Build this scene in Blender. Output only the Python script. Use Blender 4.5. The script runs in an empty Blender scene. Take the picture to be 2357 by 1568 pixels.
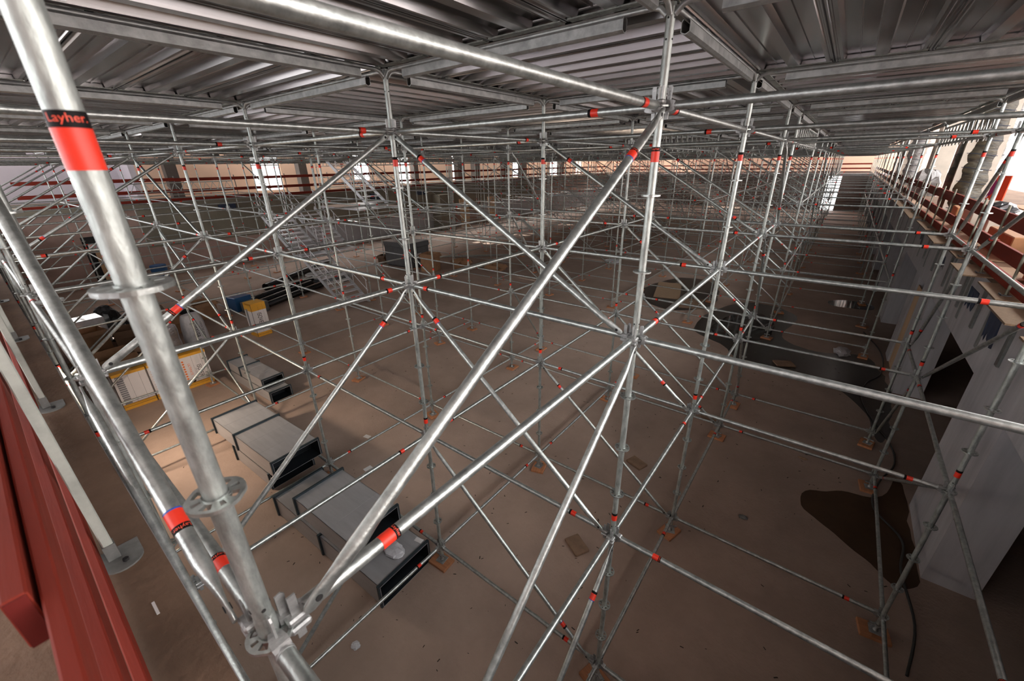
import bpy, math, random
from mathutils import Vector, Matrix, noise
R=random.Random(7)
C=bpy.context.scene.collection
SC=bpy.context.scene
PI=math.pi
# ---------------------------------------------------------------- camera
CAMP=Vector((0.99313,-2.75210,1.19487)); FPX=936.84
YAW,PIT,ROL=math.radians(-37.98879),math.radians(-23.34656),math.radians(-0.93967)
cy_,sy_=math.cos(YAW),math.sin(YAW); cp_,sp_=math.cos(PIT),math.sin(PIT)
FW=Vector((sy_*cp_,cy_*cp_,sp_)); RT=Vector((cy_,-sy_,0)); UP=RT.cross(FW)
cr_,sr_=math.cos(ROL),math.sin(ROL)
RT,UP=cr_*RT+sr_*UP, -sr_*RT+cr_*UP
cd=bpy.data.cameras.new('camera'); cam=bpy.data.objects.new('camera',cd); C.objects.link(cam)
M=Matrix((RT,UP,-FW)).transposed().to_4x4(); M.translation=CAMP; cam.matrix_world=M
cd.sensor_fit='HORIZONTAL'; cd.sensor_width=36.0; cd.lens=FPX*36.0/2357.0
cd.clip_start=0.02; cd.clip_end=400
cd.dof.use_dof=True; cd.dof.focus_distance=4.5; cd.dof.aperture_fstop=3.2
SC.camera=cam
def proj(p):
    q=Vector(p)-CAMP; w=q.dot(FW)
    if w<0.05: return None
    return (1178.5+FPX*q.dot(RT)/w, 784-FPX*q.dot(UP)/w, w)
# ---------------------------------------------------------------- world and light
w=bpy.data.worlds.new('daylight'); SC.world=w; w.use_nodes=True
nt=w.node_tree; bg=nt.nodes['Background']
bg.inputs['Color'].default_value=(1.0,0.985,0.99,1); bg.inputs['Strength'].default_value=3.2
def area(name,loc,target,sx,sy,power,col=(1,1,1)):
    l=bpy.data.lights.new(name,'AREA'); l.shape='RECTANGLE'; l.size=sx; l.size_y=sy; l.energy=power; l.color=col
    o=bpy.data.objects.new(name,l); C.objects.link(o); o.location=loc
    o.rotation_euler=(Vector(target)-Vector(loc)).to_track_quat('-Z','Y').to_euler(); return o
sl=bpy.data.lights.new('sun','SUN'); sl.energy=5.0; sl.angle=0.01; sl.color=(1,.96,.9); so=bpy.data.objects.new('sun',sl); C.objects.link(so)
so.rotation_euler=Vector((0.86,0.12,-0.45)).to_track_quat('-Z','Y').to_euler()
SC.view_settings.view_transform='Standard'; SC.view_settings.look='None'
SC.view_settings.exposure=1.15; SC.view_settings.gamma=1.0; SC.view_settings.use_curve_mapping=False
try:
    SC.cycles.use_denoising=True; SC.cycles.max_bounces=8; SC.cycles.diffuse_bounces=4; SC.cycles.glossy_bounces=4
    SC.cycles.sample_clamp_indirect=6.0; SC.cycles.caustics_reflective=False; SC.cycles.caustics_refractive=False
except Exception: pass

# ---------------------------------------------------------------- materials
def mat(name,base,rough=0.6,metal=0.0,var=0.0,vscale=6.0,dark=None,bump=0.0,bscale=40.0,stretch=(1,1,1),rvar=0.0,objrand=0.0,spec=0.5,emit=0.0,coords='Object'):
    m=bpy.data.materials.new(name); m.use_nodes=True; t=m.node_tree; b=t.nodes['Principled BSDF']
    b.inputs['Roughness'].default_value=rough; b.inputs['Metallic'].default_value=metal
    b.inputs['Specular IOR Level'].default_value=spec
    col=(base[0],base[1],base[2],1)
    b.inputs['Base Color'].default_value=col
    if emit: b.inputs['Emission Color'].default_value=col; b.inputs['Emission Strength'].default_value=emit
    if var or bump or rvar:
        tc=t.nodes.new('ShaderNodeTexCoord'); mp=t.nodes.new('ShaderNodeMapping'); mp.inputs['Scale'].default_value=stretch
        t.links.new(tc.outputs[coords],mp.inputs['Vector'])
        src=mp.outputs['Vector']
        if objrand:
            oi=t.nodes.new('ShaderNodeObjectInfo'); ad=t.nodes.new('ShaderNodeVectorMath'); ad.operation='ADD'
            ml=t.nodes.new('ShaderNodeMath'); ml.operation='MULTIPLY'; ml.inputs[1].default_value=37.0
            t.links.new(oi.outputs['Random'],ml.inputs[0]); t.links.new(src,ad.inputs[0]); t.links.new(ml.outputs[0],ad.inputs[1]); src=ad.outputs[0]
        nz=t.nodes.new('ShaderNodeTexNoise'); nz.inputs['Scale'].default_value=vscale; nz.inputs['Detail'].default_value=6; nz.inputs['Roughness'].default_value=0.65
        t.links.new(src,nz.inputs['Vector'])
        d=dark or tuple(max(0,c*(1-var)) for c in base)
        rp=t.nodes.new('ShaderNodeValToRGB'); rp.color_ramp.elements[0].position=0.32; rp.color_ramp.elements[1].position=0.68
        rp.color_ramp.elements[0].color=(d[0],d[1],d[2],1); rp.color_ramp.elements[1].color=col
        t.links.new(nz.outputs['Fac'],rp.inputs['Fac'])
        outc=rp.outputs['Color']
        if objrand:
            hs=t.nodes.new('ShaderNodeHueSaturation'); mr=t.nodes.new('ShaderNodeMapRange')
            mr.inputs['To Min'].default_value=1-objrand; mr.inputs['To Max'].default_value=1+objrand
            t.links.new(oi.outputs['Random'],mr.inputs['Value']); t.links.new(mr.outputs['Result'],hs.inputs['Value'])
            t.links.new(outc,hs.inputs['Color']); outc=hs.outputs['Color']
        t.links.new(outc,b.inputs['Base Color'])
        if rvar:
            mr2=t.nodes.new('ShaderNodeMapRange'); mr2.inputs['To Min'].default_value=max(0.03,rough-rvar); mr2.inputs['To Max'].default_value=min(1,rough+rvar)
            t.links.new(nz.outputs['Fac'],mr2.inputs['Value']); t.links.new(mr2.outputs['Result'],b.inputs['Roughness'])
        if bump:
            n2=t.nodes.new('ShaderNodeTexNoise'); n2.inputs['Scale'].default_value=bscale; n2.inputs['Detail'].default_value=5
            t.links.new(src,n2.inputs['Vector'])
            bp=t.nodes.new('ShaderNodeBump'); bp.inputs['Strength'].default_value=bump; bp.inputs['Distance'].default_value=0.02
            t.links.new(n2.outputs['Fac'],bp.inputs['Height']); t.links.new(bp.outputs['Normal'],b.inputs['Normal'])
    return m
GALV=mat('galvanised_steel',(0.56,0.60,0.575),0.37,0.82,var=0.46,vscale=20,bump=0.09,bscale=80,stretch=(1,1,1),rvar=0.1,objrand=0.12)
GALVP=mat('galvanised_post_steel',(0.58,0.63,0.595),0.44,0.68,var=0.55,vscale=26,bump=0.16,bscale=70,stretch=(1,1,0.35),rvar=0.1,objrand=0.1)
CAST=mat('cast_wedge_steel',(0.50,0.51,0.50),0.5,0.8,var=0.35,vscale=30,bump=0.15,bscale=80)
DARKST=mat('dark_hole',(0.012,0.012,0.012),0.8)
DECK=mat('aluminium_deck',(0.43,0.42,0.415),0.22,1.0,var=0.35,vscale=3,stretch=(0.15,2.5,2.5),rvar=0.08,objrand=0.14,bump=0.04,bscale=3)
DECKEND=mat('deck_end_plate',(0.38,0.40,0.36),0.45,0.8,var=0.6,vscale=22,objrand=0.1)
BEAM=mat('deck_beam_zinc',(0.50,0.52,0.505),0.44,0.7,var=0.4,vscale=12,bump=0.08,bscale=40,rvar=0.1)
TAPER=mat('red_tape',(0.88,0.045,0.02),0.42,0.0,var=0.12,vscale=14)
TAPEK=mat('black_tape_band',(0.008,0.007,0.007),0.6,spec=0.15)
TAPEB=mat('blue_tape_edge',(0.05,0.10,0.42),0.45)
TAPET=mat('tape_lettering',(0.90,0.10,0.05),0.5)
FLOOR=mat('brown_screed',(0.47,0.345,0.275),0.72,0.0,var=0.34,vscale=0.42,bump=0.35,bscale=26,spec=0.25,coords='Object')
LEDGEM=mat('dusty_ledge_concrete',(0.215,0.14,0.095),0.85,0.0,var=0.42,vscale=1.6,bump=0.4,bscale=22,spec=0.2)
CONC=mat('white_formed_concrete',(0.52,0.50,0.51),0.8,0.0,var=0.22,vscale=1.4,bump=0.12,bscale=14,stretch=(3,3,0.35),spec=0.25)
CONCD=mat('brown_wall_concrete',(0.48,0.34,0.29),0.85,0.0,var=0.28,vscale=0.8,bump=0.15,bscale=10,spec=0.2)
PLAST=mat('grey_plaster',(0.48,0.47,0.475),0.85,0.0,var=0.18,vscale=0.9,spec=0.2)
OLIVE=mat('olive_concrete',(0.27,0.245,0.19),0.85,0.0,var=0.22,vscale=0.7,spec=0.2)
PEACH=mat('peach_paint',(0.86,0.60,0.44),0.75,0.0,var=0.10,vscale=0.6,spec=0.25)
LAV=mat('pale_lavender_paint',(0.62,0.59,0.64),0.75,0.0,var=0.08,vscale=0.6,spec=0.25)
PILM=mat('dark_pilaster',(0.10,0.085,0.075),0.8,0.0,var=0.2,vscale=1.5)
REDP=mat('red_painted_board',(0.25,0.032,0.018),0.68,0.0,var=0.34,vscale=2.2,stretch=(0.25,3,3),bump=0.15,bscale=9,spec=0.18)
REDE=mat('red_board_end_paint',(0.14,0.007,0.004),0.55,0.0,var=0.2,vscale=8)
GREENP=mat('pale_green_guard_post',(0.56,0.60,0.54),0.6,0.25,var=0.25,vscale=9,spec=0.3)
GUARDT=mat('dull_olive_guard_tube',(0.24,0.235,0.18),0.5,0.4,var=0.3,vscale=9)
PLATEM=mat('grey_foot_plate',(0.26,0.27,0.26),0.55,0.5,var=0.35,vscale=14)
OSB=mat('osb_board',(0.40,0.265,0.16),0.75,0.0,var=0.40,vscale=34,stretch=(1,2.5,1),bump=0.2,bscale=40)
OSBE=mat('osb_edge',(0.20,0.13,0.08),0.8,0.0,var=0.3,vscale=20)
WOODO=mat('orange_sole_wood',(0.58,0.25,0.115),0.7,0.0,var=0.28,vscale=5,stretch=(1,6,1),objrand=0.18)
WOODT=mat('tan_timber',(0.66,0.44,0.26),0.7,0.0,var=0.2,vscale=3,stretch=(1,1,0.2))
WOODB=mat('weathered_block_wood',(0.30,0.19,0.12),0.8,0.0,var=0.35,vscale=7,bump=0.2,bscale=20)
DUCT=mat('sheet_metal_duct',(0.53,0.53,0.54),0.42,0.5,var=0.16,vscale=2.2,stretch=(0.7,5,5),rvar=0.08)
DUCTF=mat('duct_flange_dark_blue',(0.06,0.085,0.10),0.45,0.6,var=0.3,vscale=9)
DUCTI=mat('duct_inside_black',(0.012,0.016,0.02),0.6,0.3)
PBLUE=mat('blue_protective_film',(0.04,0.16,0.26),0.3)
WHITE=mat('white_carton_print',(0.80,0.76,0.74),0.6,0.0,var=0.06,vscale=3)
YEL=mat('yellow_carton_print',(0.80,0.40,0.035),0.6,0.0,var=0.15,vscale=6)
BLKP=mat('black_print',(0.012,0.012,0.012),0.6)
ORG=mat('orange_print',(0.75,0.19,0.04),0.6)
GREYP=mat('grey_print_strip',(0.22,0.22,0.23),0.6)
CARD=mat('brown_cardboard',(0.36,0.20,0.105),0.8,0.0,var=0.25,vscale=4)
CARDD=mat('dark_cardboard',(0.15,0.085,0.05),0.85,0.0,var=0.25,vscale=4)
FOIL=mat('silver_foil',(0.66,0.66,0.68),0.25,0.95,bump=0.6,bscale=18,var=0.2,vscale=10)
PLASTW=mat('white_plastic_bag',(0.62,0.62,0.64),0.3,0.0,var=0.2,vscale=8,bump=0.5,bscale=14)
BPLAS=mat('black_plastic_pipe',(0.016,0.017,0.019),0.22)
BLUEP=mat('blue_plastic',(0.02,0.09,0.22),0.4)
WRAP=mat('olive_plastic_wrap',(0.085,0.072,0.04),0.34,0.0,var=0.45,vscale=3.5,dark=(0.010,0.010,0.009),bump=1.0,bscale=7,stretch=(1,1,3))
WRAPG=mat('grey_plastic_wrap',(0.20,0.19,0.18),0.3,0.0,var=0.5,vscale=4,bump=1.0,bscale=9,stretch=(1,1,2.5))
ALU=mat('aluminium_stair',(0.80,0.81,0.83),0.4,0.7,var=0.2,vscale=9)
MACH=mat('grey_steel_cabinet',(0.15,0.16,0.165),0.45,0.5,var=0.2,vscale=4)
PUD=mat('wet_patch',(0.035,0.028,0.022),0.28,0.0,var=0.3,vscale=1.5,spec=0.45)
PUDW=mat('standing_water',(0.012,0.012,0.012),0.06,0.0,spec=0.6)
DAMP=mat('damp_stain',(0.075,0.042,0.022),0.65,0.0,var=0.25,vscale=2.0,spec=0.25)
STREET=mat('pale_street_paving',(0.85,0.80,0.80),0.8,0.0,var=0.1,vscale=0.3)
CRATE=mat('orange_brown_crate',(0.42,0.20,0.085),0.7,0.0,var=0.3,vscale=3,stretch=(1,5,1))
MARB=mat('beige_stone',(0.62,0.56,0.47),0.6,0.0,var=0.2,vscale=2)
SIGNR=mat('sign_red',(0.85,0.07,0.02),0.5)
SIGNP=mat('sign_purple',(0.30,0.02,0.16),0.5)
SIGNW=mat('sign_white',(0.85,0.83,0.83),0.5)
NAVY=mat('navy_tarpaulin',(0.015,0.03,0.07),0.5,0.0,var=0.4,vscale=5)
CABLE=mat('black_cable',(0.03,0.03,0.028),0.5)
PAPER=mat('white_paper',(0.72,0.70,0.68),0.7)
MUD=mat('dark_dirt_spots',(0.05,0.036,0.027),0.9)
BRICKP=mat('pale_wall_facing',(0.78,0.72,0.70),0.8,0.0,var=0.1,vscale=1)

# ---------------------------------------------------------------- mesh builder
class MB:
    def __init__(s): s.v=[]; s.f=[]; s.m=[]; s.s=[]; s.mi=0
    def add(s,vs,fs,smooth=False):
        o=len(s.v); s.v+= [tuple(x) for x in vs]
        for f in fs: s.f.append(tuple(o+i for i in f)); s.m.append(s.mi); s.s.append(smooth)
        return s
    def box(s,lo,hi,mtx=None):
        x0,y0,z0=lo; x1,y1,z1=hi
        vs=[(x0,y0,z0),(x1,y0,z0),(x1,y1,z0),(x0,y1,z0),(x0,y0,z1),(x1,y0,z1),(x1,y1,z1),(x0,y1,z1)]
        if mtx is not None: vs=[mtx@Vector(v) for v in vs]
        return s.add(vs,[(0,3,2,1),(4,5,6,7),(0,1,5,4),(1,2,6,5),(2,3,7,6),(3,0,4,7)])
    def bbox(s,lo,hi,b=0.01,mtx=None):      # box with chamfered edges
        x0,y0,z0=lo; x1,y1,z1=hi; vs=[]; fs=[]
        b=min(b,(x1-x0)*.45,(y1-y0)*.45,(z1-z0)*.45)
        idx={}
        def P(i,j,k,ax):
            key=(i,j,k,ax)
            if key not in idx:
                p=[(x1 if i else x0),(y1 if j else y0),(z1 if k else z0)]
                for a,(bit) in enumerate((i,j,k)):
                    if a!=ax: p[a]+= -b if bit else b
                idx[key]=len(vs); vs.append(tuple(p))
            return idx[key]
        q=[(0,0),(1,0),(1,1),(0,1)]
        for k in (0,1):
            f=[P(i,j,k,2) for i,j in q]; fs.append(f if k else f[::-1])
            f=[P(k,i,j,0) for i,j in q]; fs.append(f if k else f[::-1])
            f=[P(j,k,i,1) for i,j in q]; fs.append(f if k else f[::-1])
        for a in (0,1):
            for c in (0,1):
                fs.append([P(a,c,0,0),P(a,c,1,0),P(a,c,1,1),P(a,c,0,1)])
                fs.append([P(a,0,c,0),P(a,1,c,0),P(a,1,c,2),P(a,0,c,2)])
                fs.append([P(0,a,c,1),P(1,a,c,1),P(1,a,c,2),P(0,a,c,2)])
        for i in (0,1):
            for j in (0,1):
                for k in (0,1): fs.append([P(i,j,k,0),P(i,j,k,1),P(i,j,k,2)])
        if mtx is not None: vs=[mtx@Vector(v) for v in vs]
        return s.add(vs,fs)
    def tube(s,p0,p1,r,n=12,cap=True,r1=None):
        p0=Vector(p0); p1=Vector(p1); d=(p1-p0).normalized(); a=d.orthogonal().normalized(); b=d.cross(a)
        r1=r if r1 is None else r1
        vs=[]
        for p,rr in ((p0,r),(p1,r1)):
            for i in range(n):
                t=2*PI*i/n; vs.append(p+a*math.cos(t)*rr+b*math.sin(t)*rr)
        s.add(vs,[(i,(i+1)%n,n+(i+1)%n,n+i) for i in range(n)],True)
        if cap: s.add(vs,[tuple(range(n))[::-1],tuple(range(n,2*n))])
        return s
    def loft(s,rings,cap=True,smooth=True,closed=True):
        n=len(rings[0]); vs=[p for r in rings for p in r]; fs=[]
        for k in range(len(rings)-1):
            for i in range(n if closed else n-1):
                j=(i+1)%n; fs.append((k*n+i,k*n+j,(k+1)*n+j,(k+1)*n+i))
        s.add(vs,fs,smooth)
        if cap and closed: s.add(vs,[tuple(range(n))[::-1],tuple(range(len(vs)-n,len(vs)))])
        return s
    def path(s,pts,r,n=8):
        pts=[Vector(p) for p in pts]; rings=[]
        for i,p in enumerate(pts):
            d=(pts[min(i+1,len(pts)-1)]-pts[max(i-1,0)]).normalized()
            a=d.cross(Vector((0.13,0.21,0.97))).normalized(); b=d.cross(a)
            rings.append([p+a*math.cos(2*PI*k/n)*r+b*math.sin(2*PI*k/n)*r for k in range(n)])
        return s.loft(rings)
    def prism(s,poly,z0,z1,mtx=None):
        n=len(poly); vs=[(x,y,z0) for x,y in poly]+[(x,y,z1) for x,y in poly]
        if mtx is not None: vs=[mtx@Vector(v) for v in vs]
        return s.add(vs,[tuple(range(n))[::-1],tuple(range(n,2*n))]+[(i,(i+1)%n,n+(i+1)%n,n+i) for i in range(n)])
    def mesh(s,name,mats):
        me=bpy.data.meshes.new(name); me.from_pydata(s.v,[],s.f)
        for m in (mats if isinstance(mats,(list,tuple)) else [mats]): me.materials.append(m)
        me.polygons.foreach_set('material_index',s.m); me.polygons.foreach_set('use_smooth',s.s); me.update(); return me
    def build(s,name,mats,parent=None,loc=None):
        return place(name,s.mesh(name,mats),parent,loc)
def place(name,me,parent=None,loc=None,mtx=None):
    o=bpy.data.objects.new(name,me); C.objects.link(o)
    if parent is not None: o.parent=parent
    if mtx is not None:
        if parent is None: o.matrix_world=mtx
        else: o.matrix_local=mtx
    elif loc is not None: o.location=loc
    return o
def tag(o,label=None,cat=None,group=None,kind=None):
    if label: o['label']=label
    if cat: o['category']=cat
    if group: o['group']=group
    if kind: o['kind']=kind
    return o
def thing(name,label,cat,loc=(0,0,0),rz=0,group=None,mtx=None):
    o=bpy.data.objects.new(name,None); o.empty_display_size=0.1; C.objects.link(o)
    if mtx is not None: o.matrix_world=mtx
    else: o.location=loc; o.rotation_euler=(0,0,rz)
    return tag(o,label,cat,group)
def struct(name,mb,m,label,cat): return tag(mb.build(name,m),label,cat,kind='structure')
def T(x,y,z): return Matrix.Translation((x,y,z))
def RZ(a): return Matrix.Rotation(a,4,'Z')
def RX(a): return Matrix.Rotation(a,4,'X')
def RY(a): return Matrix.Rotation(a,4,'Y')
def text2d(body):
    cu=bpy.data.curves.new('lettering','FONT'); cu.body=body; cu.size=1.0; cu.resolution_u=3
    o=bpy.data.objects.new('lettering',cu); C.objects.link(o)
    dg=bpy.context.evaluated_depsgraph_get(); dg.update(); me=o.evaluated_get(dg).to_mesh()
    vs=[(v.co.x,v.co.y) for v in me.vertices]; fs=[tuple(p.vertices) for p in me.polygons]
    o.evaluated_get(dg).to_mesh_clear(); bpy.data.objects.remove(o); bpy.data.curves.remove(cu)
    x0=min(v[0] for v in vs); x1=max(v[0] for v in vs); y0=min(v[1] for v in vs); y1=max(v[1] for v in vs)
    return [((x-x0)/(x1-x0),(y-y0)/(y1-y0)) for x,y in vs],fs
ORD=['zeroth','first','second','third','fourth','fifth','sixth','seventh','eighth','ninth','tenth','eleventh','twelfth','thirteenth','fourteenth','fifteenth','sixteenth','seventeenth','eighteenth','nineteenth','twentieth','twenty-first','twenty-second','twenty-third']

# ---------------------------------------------------------------- dimensions
S=1.0131
FZ=-4.33            # pit floor
LZ=-0.45            # ledge round the pit
US=[2.57,0.0,-2.57,-5.64,-8.71,-11.78,-14.85,-17.92,-20.99,-24.06,-27.13]       # post lines, right to left
VS=[-2.57*S,0.0,2.57*S,5.64*S,7.21*S,12.35*S]
while VS[-1]<55: VS.append(VS[-1]+3.07*S)
LV=[-4.0,-2.0,0.0,1.5]; TOP=2.0
WU=-29.0; WV=60.0; WR=3.12; WN=-2.684
NI,NJ=len(US),len(VS)
RP=0.02415
def vis(p0,p1,m=0.12):
    n=0
    for k in range(9):
        t=k/8; q=proj(Vector(p0).lerp(Vector(p1),t))
        if q and -m*2357<q[0]<(1+m)*2357 and -m*1568<q[1]<(1+m)*1568: n+=1
    return n
# ---------------------------------------------------------------- setting
mb=MB()
mb.box((WU-.4,WN-.3,FZ-.3),(WR+2.6,WV+.3,FZ))
struct('floor',mb,FLOOR,'brown dusty screed floor of the deep pit','floor')
# near wall and ledge
mb=MB(); mb.box((WU,WN-0.25,FZ),(WR+2.6,WN,LZ-.02)); struct('wall_near',mb,CONC,'concrete pit wall below the near ledge','wall')
mb=MB(); mb.box((WU-6,-7.5,LZ-.25),(7.5,WN-.004,LZ)); struct('trim_1',mb,LEDGEM,'dusty concrete ledge along the near side of the pit','ledge')
# left wall
mb=MB(); mb.box((WU-.3,WN,FZ),(WU,WV,LZ-.25)); struct('wall_left',mb,CONCD,'brown concrete left wall of the pit','wall')
mb=MB(); mb.box((WU-.02,10.5,FZ),(WU+.03,24.0,-2.75)); mb.box((WU-.02,30.8,FZ),(WU+.03,WV,-2.4)); struct('trim_2',mb,PLAST,'grey plastered lower part of the left wall','plaster')
mb=MB(); mb.box((WU-.02,3.0,-2.75),(WU+.024,40.0,LZ-.25)); struct('trim_3',mb,OLIVE,'olive concrete upper band of the left wall','wall band')
mb=MB(); mb.box((WU,24.0,FZ),(WU+1.1,25.4,-1.2)); struct('trim_4',mb,OLIVE,'squat concrete pilaster on the left wall','pilaster')
mb=MB(); mb.box((WU-7.5,WN,LZ-.25),(WU+.12,WV+8,LZ)); struct('trim_5',mb,OLIVE,'ledge along the top of the left pit wall','ledge')
# far wall
mb=MB(); mb.box((WU,WV,FZ),(-1.05,WV+.3,LZ-.1)); mb.box((.32,WV,FZ),(WR+2.6,WV+.3,LZ-.1)); struct('wall_far',mb,mat('far_wall_dark',(0.20,0.155,0.135),0.85,0,var=.2,vscale=.7),'dark brown far wall of the pit','wall')
mb=MB(); mb.box((-1.05,WV+.1,FZ),(-.99,WV+.2,LZ-.1)); mb.box((.26,WV+.1,FZ),(.32,WV+.2,LZ-.1)); mb.box((-.99,WV+.1,-2.45),(.26,WV+.2,-2.38)); struct('window_8',mb,BRICKP,'bright tall opening with a pale frame at the far corridor end','window')
mb=MB(); mb.box((WU,WV-.05,LZ-.1),(WR+2.6,WV+6,LZ+.12)); struct('trim_7',mb,mat('far_ledge',(0.42,0.39,0.40),.8,0,var=.1),'pale ledge on top of the far pit wall','ledge')
mb=MB(); mb.box((WU-8,WV+5,LZ),(12,WV+5.3,6)); struct('wall_back',mb,PEACH,'peach painted wall beyond the far ledge','wall')
# left hall wall with windows
XW=WU-4.0
wins=[(10.9,12.9,-.3,3.2),(19.0,20.6,.1,3.2),(23.8,25.2,-.35,3.0),(30.9,32.1,-.3,3.0),(41.4,44.4,-.3,3.0),(50.2,52.6,-.3,3.0),(57.6,59.6,-.3,3.0)]
mb=MB(); y=4.4
for a,b,z0,z1 in wins:
    mb.box((XW-.3,y,LZ),(XW,a,6)); mb.box((XW-.3,a,LZ),(XW,b,z0)); mb.box((XW-.3,a,z1),(XW,b,6)); y=b
mb.box((XW-.3,y,LZ),(XW,WV+5,6)); struct('wall_gallery',mb,PEACH,'peach painted gallery wall with bright window openings on the left','wall')
for k,(a,b,z0,z1) in enumerate(wins):
    mb=MB(); t=.05
    for yy in ((a,b) if b-a<1.7 else (a,(a+b)/2,b)): mb.box((XW-.2,yy-t,z0),(XW-.1,yy+t,z1))
    for zz in (z0,(z0+z1)/2,z1): mb.box((XW-.2,a,zz-t),(XW-.1,b,zz+t))
    struct('window_%d'%(k+1),mb,mat('window_frame_%d'%k,(.55,.5,.5),.5),'bright window with a pale frame, number %s from the left in the gallery wall'%ORD[k+1],'window')
mb=MB(); mb.box((XW-3.4,-3,LZ),(XW-3,4.4,6)); mb.box((XW-3,4.1,LZ),(XW,4.4,6)); struct('wall_corner',mb,LAV,'pale lavender wall at the left corner of the gallery','wall')
for k,(a,b) in enumerate([(5.5,6.1),(13.6,14.2),(24.5,25.0),(30.3,31.3),(32.9,33.7),(41.5,42.6),(50.7,51.7),(38.0,38.6)]):
    mb=MB(); mb.box((WU-3.2,a,LZ),(WU-2.6,b,5)); o=mb.build('pilaster',PILM); tag(o,'dark pilaster before the peach gallery wall, %s from the left'%ORD[k+1],'pilaster','dark pilasters on the left gallery')
# right wall with pillars and openings
PIL=[(3.95,5.65),(10.35,11.6),(12.62,13.3),(16.6,18.2),(21.5,23.0),(26.5,28.0),(31.5,33),(36.5,38),(42,43.5),(48,50),(55,60)]
mb=MB()
for a,b in PIL: mb.box((WR,a,FZ),(WR+.55,b,-1.75))
struct('wall_pillars',mb,CONC,'white concrete pillars between dark openings in the right wall','wall')
mb=MB(); mb.box((WR,WN,-1.75),(WR+.5,WV,LZ-.12)); struct('wall_right',mb,CONC,'white concrete upper right wall above the dark openings','wall')
mb=MB(); mb.box((WR+2.4,WN,FZ),(WR+2.6,WV,-.6)); mb.box((WR+.4,WN,-1.85),(WR+2.6,WV,-1.75)); struct('wall_recess',mb,mat('recess_shade_black',(.007,.006,.005),.9),'dark recess behind the openings of the right wall','wall')  # near-black colour stands for the shade inside the openings
mb=MB(); mb.box((WR-.02,-7.5,LZ-.14),(8.2,WV,LZ-.03)); struct('trim_8',mb,LEDGEM,'ledge along the right side of the pit','ledge')
mb=MB(); mb.box((8.2,-30,LZ-.3),(60,120,LZ-.06)); struct('ground',mb,STREET,'pale sunlit street outside on the right','ground')

# hall shell added behind the camera and above, to block and shape sky light
mb=MB(); mb.box((WU-1.0,-10,6.5),(8.4,WV+3.6,6.8)); mb.box((WU-8,-10,6.5),(WU-1.0,9.0,6.8)); struct('ceiling',mb,mat('hall_ceiling',(.45,.42,.40),.9),'hall ceiling added high above the roof decking to block the sky','ceiling')
mb=MB()
y=WU-8
for a,b in [(-26,-21),(-18.5,-13.5),(-11,-7),(-4.5,-1.5)]:
    mb.box((y,-10.3,-3),(a,-10,6.5)); mb.box((a,-10.3,-3),(b,-10,.2)); mb.box((a,-10.3,5.4),(b,-10,6.5)); y=b
mb.box((y,-10.3,-3),(8.4,-10,6.5)); struct('wall_sky_block',mb,LAV,'unseen hall wall with windows added to shape daylight behind the near ledge','wall')
mb=MB(); mb.box((1.75,-3.35,LZ),(8.2,-3.3,2.6)); mb.box((1.75,-10,LZ),(1.8,-3.35,2.6)); struct('wall_light_block',mb,CONCD,'unseen dark hoarding added to block light on the near ledge right of camera','hoarding')  # unseen screen added to keep light off the right corner of the pit
# unseen site lamp assumed on the near wall under the ledge, warming the floor
LX,LY,LZZ=-8.9,WN+.10,-2.0
t=thing('assumed_site_lamp','assumed square site lamp, unseen, on the near pit wall below the ledge','assumed lamp',(LX,LY,LZZ))
mb=MB(); mb.bbox((-.35,-.09,-.25),(.35,-.02,.25),.02); mb.build('assumed_lamp_housing',CAST,t)
mb=MB(); mb.box((-.32,-.019,-.22),(.32,-.012,.22)); mb.build('assumed_lamp_glass',mat('assumed_lamp_glass',(1,.82,.62),.4,emit=6),t)  # glowing face of the assumed lamp, out of view
area('assumed_lamp_light',(LX,LY+.02,LZZ),(LX+1.2,LY+3.0,FZ+.3),.6,.4,85,(1,.80,.63))  # warm light added for the assumed lamp, brightens the left floor
# ---------------------------------------------------------------- scaffold part meshes
def rosette_mesh():
    mb=MB(); n=48; rad=[0.0245,0.0315,0.0500,0.0610]
    def pt(k,i,z):
        t=2*PI*i/n; r=rad[k]
        if k==3: r*=1-0.045*max(0,math.cos(4*t+PI))**3*0.9
        return (r*math.cos(t),r*math.sin(t),z)
    hole=set()
    for h in range(8):
        c=h*6; half=1 if h%2==0 else 2
        for d in range(-half,half): hole.add((c+d)%n)
    z0,z1=-.005,.005
    vs=[pt(k,i,z) for z in (z0,z1) for k in range(4) for i in range(n)]
    ix=lambda z,k,i:(z*4+k)*n+i%n
    fs=[]
    for i in range(n):
        for k in range(3):
            if k==1 and i in hole: continue
            fs.append((ix(1,k,i),ix(1,k+1,i),ix(1,k+1,i+1),ix(1,k,i+1))); fs.append((ix(0,k,i),ix(0,k,i+1),ix(0,k+1,i+1),ix(0,k+1,i)))
        fs.append((ix(0,3,i),ix(0,3,i+1),ix(1,3,i+1),ix(1,3,i)))
        if i in hole:
            fs.append((ix(0,1,i),ix(0,1,i+1),ix(1,1,i+1),ix(1,1,i))); fs.append((ix(0,2,i+1),ix(0,2,i),ix(1,2,i),ix(1,2,i+1)))
            if (i-1)%n not in hole: fs.append((ix(0,1,i),ix(1,1,i),ix(1,2,i),ix(0,2,i)))
            if (i+1)%n not in hole: fs.append((ix(0,1,i+1),ix(0,2,i+1),ix(1,2,i+1),ix(1,1,i+1)))
    mb.add(vs,fs)
    mb.tube((0,0,-.009),(0,0,.009),.0275,24,False)
    return mb.mesh('rosette',GALV)
ROS=rosette_mesh()
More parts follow.
